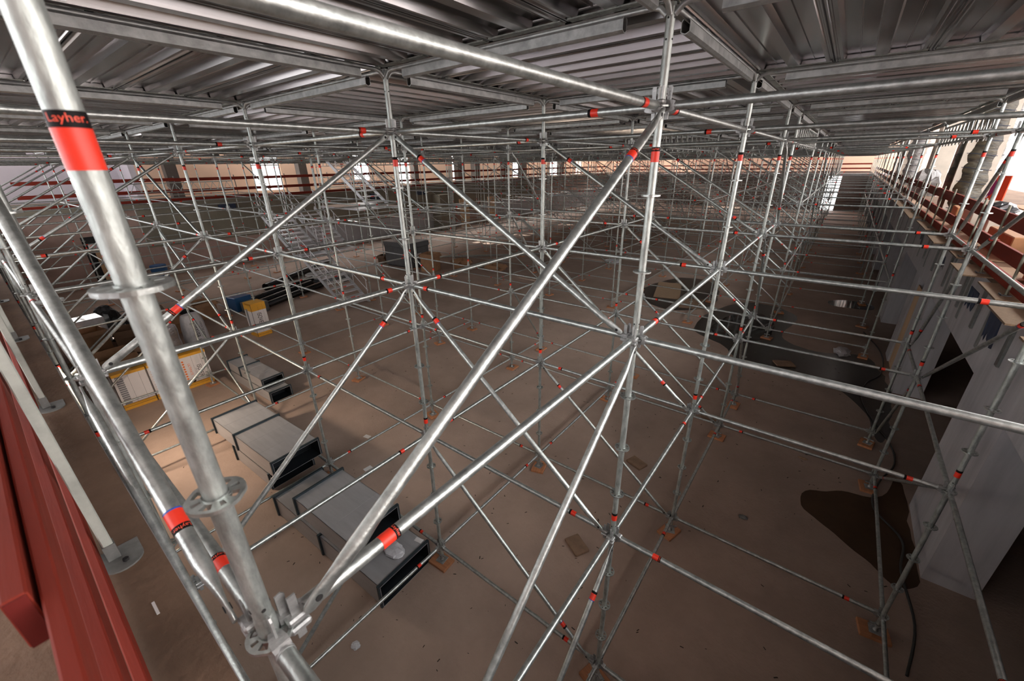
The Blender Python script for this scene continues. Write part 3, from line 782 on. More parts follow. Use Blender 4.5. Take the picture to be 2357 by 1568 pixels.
# ---------------------------------------------------------------- insulation cartons
def printtext(parent,body,m,mtx,w,h,name='printed_text'):
    vs,fs=text2d(body); mb=MB(); mb.add([(x*w,y*h,0) for x,y in vs],fs); o=mb.build(name,m,parent); o.matrix_local=mtx; return o
def carton(label,loc,rz,W,H,D,text=True):
    # local: front face in the y-z plane at x=0 looking to +x; width along y
    t=thing('insulation_carton',label,'carton',loc,rz,'white and yellow insulation cartons')
    b=MB(); b.bbox((-D,0,0),(0,W,H),.012); b.build('carton_body',WHITE,t)
    y=MB(); y.box((-D-.001,-.001,-.0),(.0015,W+.001,.15)); y.box((-D-.001,-.001,H-.07),(.0015,W+.001,H+.001)); y.build('yellow_band',YEL,t)
    k=MB(); k.box((.001,.0,.0),(.0035,.012,H)); k.box((.0016,0,.075),(.0035,W,.082)); k.box((.0016,W*.46,.15),(.003,W*.465,H-.07)); k.box((.0016,W*.78,.15),(.003,W*.785,H-.07)); k.build('printed_lines',BLKP,t)
    F=Matrix(((0,0,1,.003),(0,1,0,0),(-1,0,0,0),(0,0,0,1)))   # text runs downwards on the front
    def V(yy,zz): return T(0,yy,zz)@F
    if text:
        printtext(t,'ISOVER',BLKP,V(W*.56,H*.62),.36,W*.17)
        printtext(t,'SAINT-GOBAIN',BLKP,V(W*.49,H*.55),.22,W*.035)
        printtext(t,'ULTIMATE',ORG,V(W*.27,H*.72),.34,W*.09)
        d=MB()
        for q in range(8): d.tube((.001,W*.13,H*.30+q*.072),(.003,W*.13,H*.30+q*.072),.026,10)
        d.build('orange_dots',ORG,t)
        e=MB(); e.tube((.001,W*.3,.20),(.0032,W*.3,.20),.055,14); e.build('round_logo',BLKP,t)
        e=MB(); e.tube((.001,W*.62,H*.72),(.0028,W*.62,H*.86),.05,12,r1=.05) if False else e.box((.001,W*.56,H*.66),(.0028,W*.7,H*.9)); e.build('pipe_drawing',PAPER,t)
    return t
cx=-12.03
carton('white and yellow insulation carton at the left end, dark printed strip',(cx,-1.86,FZ+.003),0,.66,.98,.62,False)
carton('white insulation carton with upright lettering, second from the left',(cx,-1.185,FZ+.003),0,.64,.98,.62)
carton('white insulation carton with upright lettering at the right end beside a post',(cx,-.53,FZ+.003),0,.64,.98,.62)
gs=MB()
for q in range(14): gs.box((cx+.004,-1.80,FZ+.16+q*.055),(cx+.0055,-1.66,FZ+.20+q*.055))
tag(gs.build('printed_strip',GREYP),'grey printed strip down the left carton','label')
t=carton('tall white carton with yellow ends standing alone on the floor',(-14.42,2.28,FZ+.003),math.radians(4),.5,1.22,.5,False)
F=Matrix(((0,0,1,.003),(0,1,0,0),(-1,0,0,0),(0,0,0,1)))
printtext(t,'ISOVER',BLKP,T(0,.16,.86)@F,.46,.15)
yb=MB(); yb.box((-.501,-.001,.95),(.0016,.501,1.222)); yb.build('yellow_band',YEL,t)
st=MB(); st.box((-.4,-.003,.2),(-.28,-.001,1.0)); st.build('printed_strip',GREYP,t)
for q,(y0,n) in enumerate([(-1.1,'left'),(-.3,'right')]):
    mb=MB(); 
    for k in range(7): mb.tube((cx-.15-k*.06,y0-.25+R.uniform(-.1,.1),FZ+1.02+.03*(k%3)),(cx-.15-k*.06+R.uniform(-.1,.1),y0+.25,FZ+1.02+.03*((k+1)%3)),.03,8)
    tag(mb.build('foil_offcuts',FOIL),'heap of silver foil offcuts on the %s cartons'%n,'foil offcuts',kind='stuff')
def flap(label,loc,ry):
    mb=MB(); mb.box((0,-.25,0),(.26,.25,.008)); o=mb.build('carton_flap',YEL,None,loc); o.rotation_euler=(0,ry,0); return tag(o,label,'carton flap','raised yellow carton flaps')
# foil roll and printed bag
def roll(name,label,cat,loc,r,h,m,n=28,group=None):
    mb=MB(); rings=[]
    for k in range(9):
        z=h*k/8; rr=r*(1+.03*math.sin(k*2.1)); rings.append([(math.cos(2*PI*q/n)*rr,math.sin(2*PI*q/n)*rr,z) for q in range(n)])
    mb.loft(rings); o=mb.build(name,m,None,loc); return tag(o,label,cat,group)
roll('insulation_roll','silver foil insulation roll standing behind the cartons',"insulation roll",(-14.6,-.15,FZ+.002),.33,1.12,FOIL)
t=thing('insulation_bag','white plastic insulation bag with black lettering behind the cartons','bag',(-15.3,.75,FZ+.002),.3)
mb=MB(); rings=[]
for k in range(10):
    f=k/9; hw=.36*(1-.25*f**4); hd=.30*(1-.55*f**3); rings.append([(math.cos(2*PI*q/20)*hd*(1+.06*math.sin(q*2+k)),math.sin(2*PI*q/20)*hw*(1+.05*math.cos(q*3+k)),1.15*f) for q in range(20)])
mb.loft(rings); mb.build('bag_body',PLASTW,t)
G=Matrix(((0,0,1,.325),(0,1,0,0),(-1,0,0,0),(0,0,0,1)))
printtext(t,'CLIMAVER 125',BLKP,T(0,-.2,1.02)@G,.85,.15); printtext(t,'LANA DE VIDRIO',BLKP,T(0,.05,.9)@G,.6,.06)
# cardboard heap and tubs
def box(name,label,cat,lo,hi,m,rz=0,b=.01,group=None):
    cxx,cyy=(lo[0]+hi[0])/2,(lo[1]+hi[1])/2
    mb=MB(); mb.bbox((lo[0]-cxx,lo[1]-cyy,0),(hi[0]-cxx,hi[1]-cyy,hi[2]-lo[2]),b); o=mb.build(name,m,None,(cxx,cyy,lo[2])); o.rotation_euler=(0,0,rz); return tag(o,label,cat,group)
def openbox(label,loc,rz,W,D,H,m,group='open cardboard boxes'):
    t=thing('cardboard_box',label,'cardboard box',loc,rz,group); th=.008; mb=MB()
    mb.box((-W/2,-D/2,0),(W/2,D/2,th)); mb.box((-W/2,-D/2,0),(W/2,-D/2+th,H)); mb.box((-W/2,D/2-th,0),(W/2,D/2,H)); mb.box((-W/2,-D/2,0),(-W/2+th,D/2,H)); mb.box((W/2-th,-D/2,0),(W/2,D/2,H)); mb.build('box_body',m,t)
    for k,(p,a) in enumerate([((0,-D/2,H),0),((0,D/2,H),PI),((-W/2,0,H),-PI/2),((W/2,0,H),PI/2)]):
        fl=MB(); w2=W/2 if k<2 else D/2; fl.box((-w2,-.24,-th),(w2,0,0)); o=fl.build('flap',m,t); o.matrix_local=T(*p)@RZ(a)@RX(R.uniform(.3,1.0))
    return t
openbox('big open brown box at the left of the cardboard heap',(-17.7,-1.6,FZ+.002),.15,.9,.9,.75,CARD)
openbox('dark open box in the middle of the cardboard heap',(-16.7,-.55,FZ+.002),-.2,.8,.9,.8,CARDD)
openbox('long low open box at the front of the cardboard heap',(-15.2,-1.5,FZ+.002),.1,1.0,1.1,.55,CARD)
openbox('open box at the right end of the cardboard heap',(-17.6,.6,FZ+.002),.3,.8,.7,.6,CARD)
openbox('open box behind the cardboard heap near the black bags',(-19.3,.3,FZ+.002),-.1,1,.8,.7,CARDD)
openbox('open brown box close to the blue crate',(-18.6,1.9,FZ+.002),.2,.8,.8,.65,CARD)
box('plastic_crate','blue plastic crate among the cardboard boxes','crate',(-18.9,2.9,FZ+.002),(-18.1,3.6,FZ+.6),BLUEP,.2,.02)
box('white_tub','white tub with blue rim in the cardboard heap','tub',(-19.2,-1.7,FZ+.002),(-18.4,-.95,FZ+.9),PLASTW,.1,.03)
roll('water_drum','clear blue plastic water drum against the brown wall','drum',(-26.6,2.6,FZ+.002),.35,1.0,BLUEP)
box('grey_toolbox','grey tool case beside the blue crate','tool case',(-18.0,3.2,FZ+.002),(-17.1,3.8,FZ+.45),MACH,.3,.02)
for k,(x,y,l) in enumerate([(-18.2,-.5,'left'),(-18.1,1.15,'right'),(-20.6,-.6,'back')]):
    crumple('rubbish_bag','black rubbish bag at the %s of the cardboard heap'%l,'rubbish bag',(x,y,FZ+.003),.42,.38,.75,BPLAS,20+k,group='black rubbish bags')
# black plastic pipes
for k,(a,b,r,lab) in enumerate([((-17.6,3.9),(-18.9,7.2),.14,'nearest black plastic pipe on the floor left of the stairs'),((-18.1,3.6),(-19.6,7.0),.14,'second black plastic pipe in the bundle'),((-18.7,3.5),(-20.3,7.4),.16,'third black plastic pipe in the bundle'),((-20.6,5.2),(-23.6,10.2),.17,'farthest black plastic pipe behind the bundle')]):
    mb=MB(); A=Vector((a[0],a[1],FZ+r+.004)); B=Vector((b[0],b[1],FZ+r+.004)); mb.tube(A,B,r,20,False); mb.tube(A,B,r-.012,20,False)
    tag(mb.build('plastic_pipe',BPLAS),lab,'pipe','black plastic pipes')
crumple('plastic_sheet','dark crumpled plastic sheet behind the black pipes','plastic sheet',(-20.2,8.4,FZ+.003),1.5,1.0,.35,MACH,31)
# ---------------------------------------------------------------- stair tower
def flight(label,u0,z0,u1,z1,v0,v1,n):
    t=thing('stair_flight',label,'stair',(u0,v0,z0),0,'aluminium stair flights'); W=v1-v0; du=u1-u0; dz=z1-z0
    for y in (0.02,W-.06):
        mb=MB(); P=[Vector((0,y,0)),Vector((du,y,dz))]; d=(P[1]-P[0]).normalized(); up=Vector((-d.z,0,d.x)); up=up if up.z>0 else -up
        vs=[]
        for p in (P[0]-d*.05,P[1]+d*.1):
            for yy in (0,.04): 
                for s in (-.10,.07): vs.append(p+Vector((0,yy,0))+up*s)
        mb.add(vs,[(0,1,3,2),(4,6,7,5),(0,4,5,1),(2,3,7,6),(0,2,6,4),(1,5,7,3)]); mb.build('stringer',ALU,t)
    for k in range(n):
        f=(k+.6)/n; mb=MB(); x=du*f; z=dz*f
        mb.box((x-.13,.06,z-.035),(x+.13,W-.06,z)); mb.box((x-.135,.06,z-.05),(x-.125,W-.06,z)); mb.box((x+.125,.06,z-.05),(x+.135,W-.06,z)); mb.build('tread',ALU,t)
        if k%2==1:
            mb=MB(); mb.box((x+.1355,W*.45,z-.045),(x+.137,W*.62,z-.005)); mb.build('marking_tape',TAPER,t)
    for y in (.03,W-.03):
        mb=MB(); mb.tube((0,y,.95),(du,y,dz+.95),.019,10); mb.tube((0,y,.5),(du,y,dz+.5),.016,8)
        for f in (.02,.35,.68,.98): mb.tube((du*f,y,dz*f-.05),(du*f,y,dz*f+.95),.018,8)
        mb.build('handrail',ALU,t)
    return t
flight('lowest aluminium stair flight, rising left from the pit floor',-14.75,FZ+.02,-17.75,-2.45,5.88,7.14,10)
flight('middle aluminium stair flight, rising left behind the lowest one',-18.3,-2.4,-20.9,-.75,5.86,7.16,10)
flight('twin middle aluminium stair flight, beside the other middle one',-18.3,-2.4,-20.9,-.75,7.42,8.7,10)
flight('top aluminium stair flight going up to the roof decking',-17.5,-.55,-21.0,1.75,9.6,10.8,9)
def platform(label,lo,hi):
    t=thing('stair_platform',label,'platform',lo,0,'aluminium stair platforms'); sx,sy,sz=[b-a for a,b in zip(lo,hi)]
    nb=max(2,int(sx/.32))
    for q in range(nb): 
        mb=MB(); mb.bbox((q*sx/nb+.004,0,0),((q+1)*sx/nb-.004,sy,sz),.005); mb.build('plank',ALU,t)
    return t
platform('aluminium landing between the two lowest stair flights',(-18.32,5.88,-2.5),(-17.72,8.7,-2.44))
platform('wide aluminium platform at ledge height above the stairs',(-20.9,8.9,-.72),(-17.2,11.3,-.64))
# grey machine cabinet and boxes
t=thing('machine_cabinet','dark grey steel cabinet with a lid standing on the floor left of centre','cabinet',(-19.3,13.0,FZ+.002),.08)
mb=MB(); mb.bbox((-1.1,-.75,.05),(1.1,.75,1.15),.02); mb.build('cabinet_body',MACH,t)
mb=MB(); mb.bbox((-1.14,-.79,1.15),(1.14,.79,1.45),.03); mb.build('lid',MACH,t)
mb=MB(); mb.box((-1.0,-.7,0),(1,.7,.05)); mb.build('base',DUCTI,t)
mb=MB(); mb.box((1.101,-.3,.55),(1.104,.1,.8)); mb.build('label_plate',PAPER,t)
openbox('tall torn cardboard box right of the grey cabinet',(-16.9,12.7,FZ+.002),.3,.8,.8,1.0,CARD)
openbox('smaller open cardboard box right of the torn one',(-15.7,14.0,FZ+.002),-.2,.8,.7,.55,CARD)
openbox('low cardboard tray farthest right of the grey cabinet',(-13.9,14.9,FZ+.002),.1,.9,.7,.3,CARD)
openbox('small cardboard box left of the grey cabinet',(-20.9,12.4,FZ+.002),.4,.5,.5,.5,CARDD)
for k in range(6):
    mb=MB(); y=14.6+.12*k; mb.tube((-20.2+.05*k,y,FZ+.03),(-14.0,y+5.3,FZ+.03),RP,8)
    tag(mb.build('loose_tube','x' and GALV),'loose scaffold tube lying behind the grey cabinet, %s in the bundle'%ORD[k+1],'scaffold tube','loose tubes on the floor')
# tan timber panels leaning by the left wall
def leaning(label,loc,w,h,m,rz,n=2):
    t=thing('leaning_board',label,'panel',loc,rz,'leaning tan timber boards'); 
    mb=MB(); mb.box((-.02,0,0),(.02,w,h),RY(-.06)); mb.build('panel_sheet',m,t)
    for q in range(n+1): 
        b=MB(); b.box((.02,q*(w-.08)/n,0),(.06,q*(w-.08)/n+.08,h),RY(-.06)); b.build('batten',m,t)
leaning('tan timber panel leaning left of the other, near the left wall',(-27.3,26.0,FZ+.05),1.3,2.6,WOODT,.1)
leaning('tan timber panel leaning right of the other, near the left wall',(-27.0,29.7,FZ+.05),1.1,2.6,WOODT,.1)
# doorway, sign, lamps and fittings on the left wall
mb=MB(); mb.box((WU+.001,.45,FZ),(WU+.03,1.45,-1.85)); struct('door_1',mb,DARKST,'dark doorway in the brown left wall','door')
t=thing('door_leaf','tan door leaf standing open in the dark doorway','door leaf',(WU+.04,.78,FZ+.01),0); mb=MB(); mb.bbox((0,0,0),(.05,.75,1.72),.005); mb.build('leaf',WOODT,t); mb=MB(); mb.tube((.05,.62,.85),(.07,.62,.85),.025,10); mb.build('knob',DARKST,t)
t=thing('no_smoking_sign','white no-smoking sign on the dark doorway','sign',(WU+.035,.62,-2.48)); mb=MB(); mb.box((0,0,0),(.008,.34,.26)); mb.build('sign_board',SIGNW,t)
mb=MB()
for q in range(24): a,b=2*PI*q/24,2*PI*(q+1)/24; mb.tube((.01,.17+.1*math.cos(a),.13+.1*math.sin(a)),(.01,.17+.1*math.cos(b),.13+.1*math.sin(b)),.009,6,False)
mb.tube((.01,.10,.20),(.01,.24,.06),.008,6); mb.build('prohibition_ring',SIGNR,t)
mb=MB(); mb.box((.009,.11,.12),(.012,.23,.14)); mb.build('cigarette',BLKP,t)
for k,(y0,y1,z0,z1) in enumerate([(6.85,7.75,-1.05,-.74),(17.5,18.3,-1.2,-.74),(22.2,23.1,-1.12,-.8)]):
    box('blue_wall_box','dark blue box on the left wall, %s from the left'%ORD[k+1],'wall box',(WU+.04,y0,z0),(WU+.3,y1,z1),NAVY,0,.02,'blue boxes on the left wall')
for k,z in enumerate((-1.4,-1.78)):
    mb=MB()
    for q in range(20): a,b=2*PI*q/20,2*PI*(q+1)/20; mb.tube((WU+.06,24.25+.15*math.cos(a),z+.15*math.sin(a)),(WU+.06,24.25+.15*math.cos(b),z+.15*math.sin(b)),.03,6,False)
    tag(mb.build('pipe_ring',BLKP if k==0 else MACH),'%s round pipe sleeve on the left wall'%('upper dark' if k==0 else 'lower grey'),'pipe sleeve')
# ---------------------------------------------------------------- red guard rails on the ledges
def board(label,p0,p1,h,th,m=REDP,group=None,endm=None,name='guard_board'):
    p0=Vector(p0); p1=Vector(p1); L=(p1-p0).length; mtx=axis_mtx(p0,p1)
    t=thing(name,label,'guard board',group=group,mtx=mtx); mb=MB(); mb.bbox((0,-th/2,-h/2),(L,th/2,h/2),.004); mb.build('plank',m,t)
    if endm: 
        for x0,x1 in ((-.002,.0015),(L-.0015,L+.002)): e=MB(); e.box((x0,-th/2+.003,-h/2+.003),(x1,th/2-.003,h/2-.003)); e.build('plank_end',endm,t)
    return t
G1='red guard boards along the left ledge'
for l,(z,n) in enumerate([(.72,'top'),(.12,'middle'),(-.35,'bottom')]):
    y=-1.0; k=0
    while y<58:
        board('%s dark red guard board, %s length from the left, on the left ledge'%(n,ORD[k+1]),(WU+.05,y,z+R.uniform(-.02,.02)),(WU+.05,y+6.1,z+R.uniform(-.02,.02)),.17,.035,REDP,G1); y+=6.1; k+=1
for k in range(1,20):
    mb=MB(); mb.box((-.02,-.02,0),(.02,.02,1.35)); o=mb.build('guard_post',PLATEM,None,(WU+.0,-1+3.05*k,LZ+.001)); tag(o,'thin guard post on the left ledge, %s from the left'%ORD[k],'guard post','guard posts on the left ledge')
G2='red guard boards along the far ledge'
for l,(z,n) in enumerate([(.72,'top'),(.25,'middle'),(-.12,'bottom')]):
    x=WU+1; k=0
    while x<2.5:
        board('%s red guard board on the far ledge, %s length from the left'%(n,ORD[k+1]),(x,WV+.35,z),(min(x+6.1,2.9),WV+.35,z),.15,.035,REDP,G2); x+=6.12; k+=1
for k in range(11):
    mb=MB(); mb.box((-.02,-.02,0),(.02,.02,1.1)); o=mb.build('guard_post',PLATEM,None,(WU+1.0+3.06*k,WV+.39,LZ+.121)); tag(o,'thin guard post on the far ledge, %s from the left'%ORD[k+1],'guard post','guard posts on the far ledge')
# right ledge guard rail
G3='red guard boards along the right ledge'
for l,(z,n,h) in enumerate([(.33,'top',.20),(-.07,'middle',.19),(-.38,'toe',.15)]):
    y=3.2; k=0
    while y<58:
        board('%s dark red guard board on the right ledge, %s length from the front'%(n,ORD[k+1]),(3.02,y,z+R.uniform(-.015,.015)),(3.02+.0,y+3.6,z+R.uniform(-.015,.015)),h,.04,REDP,G3); y+=3.62; k+=1
yy=2.2; k=0
while yy<40 and k<22:
    t=thing('guard_post','slim greenish guard post %s from the front on the right ledge'%ORD[k+1],'guard post',(2.93,yy,LZ),0,'guard posts on the right ledge')
    mb=MB(); mb.tube((0,0,-.0),(0,0,1.0),.0165,10); mb.build('tube',GUARDT,t)
    mb=MB(); mb.box((-.05,-.03,-.75),(-.042,.09,.02)); mb.box((-.05,-.03,.0),(.05,.03,.012)); mb.build('bracket',PLATEM,t)
    yy+=1.45; k+=1
# OSB walkway boards on the right ledge
for k,(a,b,e) in enumerate([(1.6,3.3,2.72),(3.72,4.75,2.68),(4.85,5.9,2.80),(6.3,7.3,2.70),(7.9,9.2,2.84),(9.6,11.2,2.72),(11.9,14.0,2.80),(14.7,18,2.7),(18.1,22,2.7)]):
    t=thing('walkway_board','OSB walkway board %s from the front on the right ledge'%ORD[k+1],'board',(e,a,LZ-.022),R.uniform(-.012,.012),'OSB boards on the right ledge'); mb=MB(); mb.box((0,0,0),(.85,b-a,.02)); mb.build('sheet',OSB,t); mb=MB(); mb.box((-.002,0,-.0005),(.0,b-a,.0205)); mb.build('edge',OSBE,t)
for k,(y,z) in enumerate([(4.0,-.95),(5.2,-.8),(8.0,-.75),(11.2,-.8)]):
    mb=MB(); r=random.Random(k); n=9; top=[(2.72,y+i*.06,LZ-.03) for i in range(n)]; bot=[(2.73+.02*r.random(),y+i*.06+.05*r.random(),z+.22*r.random()) for i in range(n)]
    vs=top+bot+[(p[0]+.006,p[1],p[2]) for p in top+bot]; fs=[]
    for i in range(n-1): fs+= [(i,i+1,n+i+1,n+i),(2*n+i,3*n+i,3*n+i+1,2*n+i+1)]
    mb.add(vs,fs); tag(mb.build('torn_sheet',NAVY),'torn dark sheet hanging below the right ledge, %s from the front'%ORD[k+1],'torn sheet','torn sheets under the right ledge')
for k,y in enumerate([4.9,6.6,7.9,9.6,11.3,13.0]):
    box('steel_bracket','flat steel bracket strip below the right ledge, %s from the front'%ORD[k+1],'bracket',(3.09,y,-1.35),(3.118,y+.11,-.62),PLATEM,0,.002,'steel strips below the right ledge')
t=thing('timber_board','tan wooden board leaning inside the second opening of the right wall','board',(3.16,11.66,FZ+.003),0); mb=MB(); mb.bbox((0,0,0),(.03,.9,2.35),.004); mb.build('panel_sheet',WOODT,t)
# things on the right ledge and street
def wrapped(label,loc,r,h,m,seed,m2=None,name='wrapped_column'):
    t=thing(name,label,'column',loc); mb=MB(); n=26; rings=[]
    for k in range(34):
        f=k/33; z=h*f; bl=1+.03*math.sin(f*6+seed)+.02*math.sin(f*37+seed*2)
        rings.append([((math.cos(2*PI*q/n))*r*bl*(1+.15*noise.noise(Vector((math.cos(2*PI*q/n)*1.3+seed,math.sin(2*PI*q/n)*1.3,f*13)))),(math.sin(2*PI*q/n))*r*bl*(1+.15*noise.noise(Vector((math.cos(2*PI*q/n)*1.3+seed,math.sin(2*PI*q/n)*1.3,f*13)))),z) for q in range(n)])
    mb.loft(rings); mb.build('plastic_wrap',m,t)
    b=MB(); b.box((-r*.8,-r*.8,0),(r*.8,r*.8,h+1.4)); b.build('column_shaft',MARB,t)
    for q in range(9):
        z=.15+q*h/9; rr=r*1.04; g=MB()
        for s in range(16): a,c=2*PI*s/16,2*PI*(s+1)/16; g.tube((math.cos(a)*rr,math.sin(a)*rr,z+.05*math.sin(a*2)),(math.cos(c)*rr,math.sin(c)*rr,z+.05*math.sin(c*2)),.008,5,False)
        g.build('strap',NAVY,t)
    return t
wrapped('column wrapped in olive plastic sheet, nearest on the right gallery',(4.02,17.2,LZ-.03),.52,3.6,WRAP,1.3)
wrapped('column wrapped in grey plastic sheet, far along the right gallery',(4.1,38.0,LZ-.03),.62,3.3,WRAPG,2.2)
wrapped('column wrapped in grey plastic sheet, farthest along the right gallery',(4.3,47.0,LZ-.03),.62,3.3,WRAPG,3.1)
box('stone_pillar','plain beige square pillar behind the wrapped column on the right gallery','pillar',(4.0,27.4,LZ-.03),(4.75,28.6,5),MARB,0,.03)
crumple('bagged_base','plastic-wrapped bundle at the foot of the beige pillar','bundle',(3.95,26.3,LZ-.03),.62,.62,1.15,WRAPG,44)
box('timber_screen','tall pinkish brown screen panel beside the beige pillar','screen',(5.1,28.0,LZ-.05),(5.2,34.5,3.2),mat('pink_brown_panel',(.55,.38,.31),.7,0,var=.15,vscale=1.5),0,.01)
t=thing('shop_sign','red board with a purple lettered disc, by the wrapped column','sign',(5.0,19.6,.16),math.radians(-62))
mb=MB(); mb.bbox((-.5,-.02,-.35),(.62,.02,.45),.005); mb.build('sign_board',SIGNR,t); mb=MB(); mb.tube((-.12,-.028,.06),(-.12,-.02,.06),.34,28); mb.build('purple_disc',SIGNP,t)
E1=Matrix(((1,0,0,0),(0,0,-1,-.03),(0,1,0,0),(0,0,0,1)))
printtext(t,'IA',SIGNW,T(-.28,0,.08)@E1,.30,.2); printtext(t,'C',SIGNW,T(-.2,0,-.2)@E1,.17,.2)
for k,(x,y,sx,sy,h,m,l) in enumerate([(3.35,5.2,.6,1.3,.28,CRATE,'orange-brown timber box nearest the front on the right gallery'),(3.95,6.6,.9,1.5,.33,OSB,'low OSB topped box on the right gallery'),(3.4,7.9,.7,1.6,.4,CRATE,'orange-brown timber box behind the guard rail posts'),(3.5,10.2,.8,1.1,.5,MARB,'pale stone block on the right gallery'),(3.5,11.9,1.0,1.5,.45,MARB,'large pale stone slab block before the wrapped column'),(4.9,8.2,1.5,4.5,.25,CRATE,'long orange-brown platform near the street side'),(3.6,14.3,.7,1.0,.35,CRATE,'small orange-brown crate close to the wrapped column'),(5.0,13.4,1.4,3.5,.3,CRATE,'orange-brown platform far along the street side')]):
    box('timber_box',l,'box',(x,y,LZ-.028),(x+sx,y+sy,LZ+h),m,R.uniform(-.05,.05),.015,'boxes on the right gallery')
for k,(y0,y1) in enumerate([(3,12),(12.2,22)]):
    board('long pinkish red rail on the street side, %s from the front'%ORD[k+1],(6.6,y0,.05),(6.6,y1,.05),.16,.06,REDP,'red rails on the street side')
crumple('black_bag','black crumpled bag on the stone block behind the guard rail','bag',(3.7,10.9,LZ+.5),.3,.35,.25,BPLAS,51)
# pale street facade
mb=MB(); mb.box((26,-10,LZ-.1),(26.4,90,9))
struct('wall_facade',mb,BRICKP,'pale sunlit facade across the street','facade')
for k in range(14):
    y=2+k*6
    mb=MB(); mb.box((25.9,y,.6),(26.0,y+2.2,3.2)); o=mb.build('facade_window',LAV); tag(o,'pale window in the street facade, %s from the front'%ORD[k+1],'window','street facade windows')
# ---------------------------------------------------------------- near ledge guard rail (left foreground)
GN='red guard boards along the near ledge'
board('red guard board that ends in the left foreground, painted end showing',(-9.0,-2.908,.485),(.05,-2.908,.485),.115,.033,REDP,GN,REDE)
board('red guard board running out of the frame in the left foreground',(-7.0,-2.872,.47),(1.4,-2.872,.47),.10,.026,REDP,GN)
board('middle red guard board of the near ledge rail',(-9.0,-2.889,.05),(1.6,-2.889,.05),.13,.032,REDP,GN)
board('red toe board of the near ledge rail',(-3.3,-2.886,-.36),(1.6,-2.886,-.36),.13,.03,REDP,GN)
board('red toe board farther left on the near ledge rail',(-10.0,-2.886,-.36),(-3.4,-2.886,-.36),.13,.03,REDP,GN)
for k,(u,lab) in enumerate([(-1.30,'pale green guard post nearest the camera on the near ledge'),(-3.45,'second pale green guard post on the near ledge'),(-5.7,'third pale green guard post on the near ledge'),(-8.0,'fourth pale green guard post on the near ledge')]):
    t=thing('guard_post',lab,'guard post',(u,-2.835,LZ),0,'pale green guard posts on the near ledge')
    mb=MB(); mb.bbox((-.02,-.018,.0),(.02,.018,1.25),.004); mb.build('square_tube',GREENP,t)
    mb=MB(); P=[(-.06,-.055),(.05,-.055)]+[(.05+.075*math.sin(a),.02-.075*math.cos(a)) for a in [i*PI/10 for i in range(0,11)]]+[(-.06,.095)]
    mb.prism(P,0.0,.008); mb.build('foot_plate',PLATEM,t)
    mb=MB(); mb.box((-.024,-.022,0),(.024,.022,.09)); mb.build('socket',PLATEM,t)
    mb=MB(); mb.tube((.07,.03,.008),(.07,.03,.02),.012,6); mb.build('anchor_bolt',DARKST,t)
mb=MB()
for k in range(4):
    mb.path([(-.15+.2*math.cos(a+.3*k)*(1+.05*k)-.05,-3.35+.17*math.sin(a+.3*k)*(1+.05*k),LZ+.03+.04*k) for a in [i*2*PI/24 for i in range(25)]],.022,8)
tag(mb.build('hose_coil',MACH),'grey hose coil on the ledge behind the red boards','hose')
tag(MB().box((-.04,-.005,0),(.04,.005,.002)).build('chip',PAPER,None,(-.85,-2.79,LZ+.001)),'pale paper chip on the near ledge','paper')
# ---------------------------------------------------------------- floor litter, wet patches, cable
def patch(name,label,cat,pts,z,m,n=6,seed=0,amp=.12):
    # closed Catmull-Rom outline with a ragged edge
    P=[Vector((x,y)) for x,y in pts]; out=[]; N=len(P)
    for i in range(N):
        a,b,c,d=P[i-1],P[i],P[(i+1)%N],P[(i+2)%N]
        for k in range(n):
            t=k/n; q=.5*((2*b)+(c-a)*t+(2*a-5*b+4*c-d)*t*t+(3*b-a-3*c+d)*t**3)
            nn=noise.noise(Vector((q.x*2.2+seed,q.y*2.2,seed)))*amp
            ce=sum(P,Vector((0,0)))/N; out.append(q+(q-ce).normalized()*nn)
    mb=MB(); mb.prism([(p.x,p.y) for p in out],z,z+.0012); return tag(mb.build(name,m),label,cat)
patch('damp_stain','dark brown damp stain on the floor before the right wall pillar','stain',[(1.65,4.45),(1.75,5.05),(2.2,5.35),(2.75,5.6),(3.0,6.4),(3.1,5.2),(3.08,3.9),(2.85,3.55),(2.5,3.85),(2.1,4.1)],FZ+.0004,DAMP)
patch('wet_patch','large wet black patch on the floor in the right middle distance','wet patch',[(-2.2,12.0),(-2.1,14.6),(-1.0,16.6),(.6,15.6),(.4,13.0),(1.4,12.2),(2.6,12.6),(3.05,11.0),(3.0,8.2),(2.75,7.6),(2.55,8.8),(1.9,9.9),(.9,10.25),(-.2,10.0),(-1.0,11.0)],FZ+.0004,PUD,seed=3)
patch('puddle','small water puddle mirroring the lights at the right wall','puddle',[(1.7,17.9),(1.5,18.6),(2.2,19.1),(2.9,18.9),(2.9,18.1)],FZ+.0022,PUDW,seed=5,amp=.05)
patch('puddle','shallow puddle of standing water inside the black wet patch','puddle',[(-1.7,12.2),(-1.5,14.2),(-.6,15.2),(.1,13.8),(-.1,12.2),(-.8,11.6)],FZ+.0022,PUDW,seed=6)
patch('wet_patch','dark wet patch around the OSB sheet on the floor','wet patch',[(-5.6,15.2),(-5.0,18.6),(-3.6,19.2),(-2.6,17.4),(-2.4,14.8),(-3.8,13.6)],FZ+.0002,PUD,seed=9)
patch('light_screed_patch','paler repaired floor patch left of the middle posts','floor patch',[(-4.9,1.5),(-3.4,3.4),(-2.3,2.9),(-3.1,1.1)],FZ+.0003,FLOOR,seed=12)
box('osb_sheet','OSB sheet lying flat on the dark wet floor','board',(-5.1,15.0,FZ+.004),(-4.0,17.7,FZ+.02),OSB,.25,.002)
box('osb_sheet','darker board lying beside the OSB sheet on the wet floor','board',(-3.6,14.2,FZ+.004),(-2.6,15.6,FZ+.02),WOODB,.3,.002)
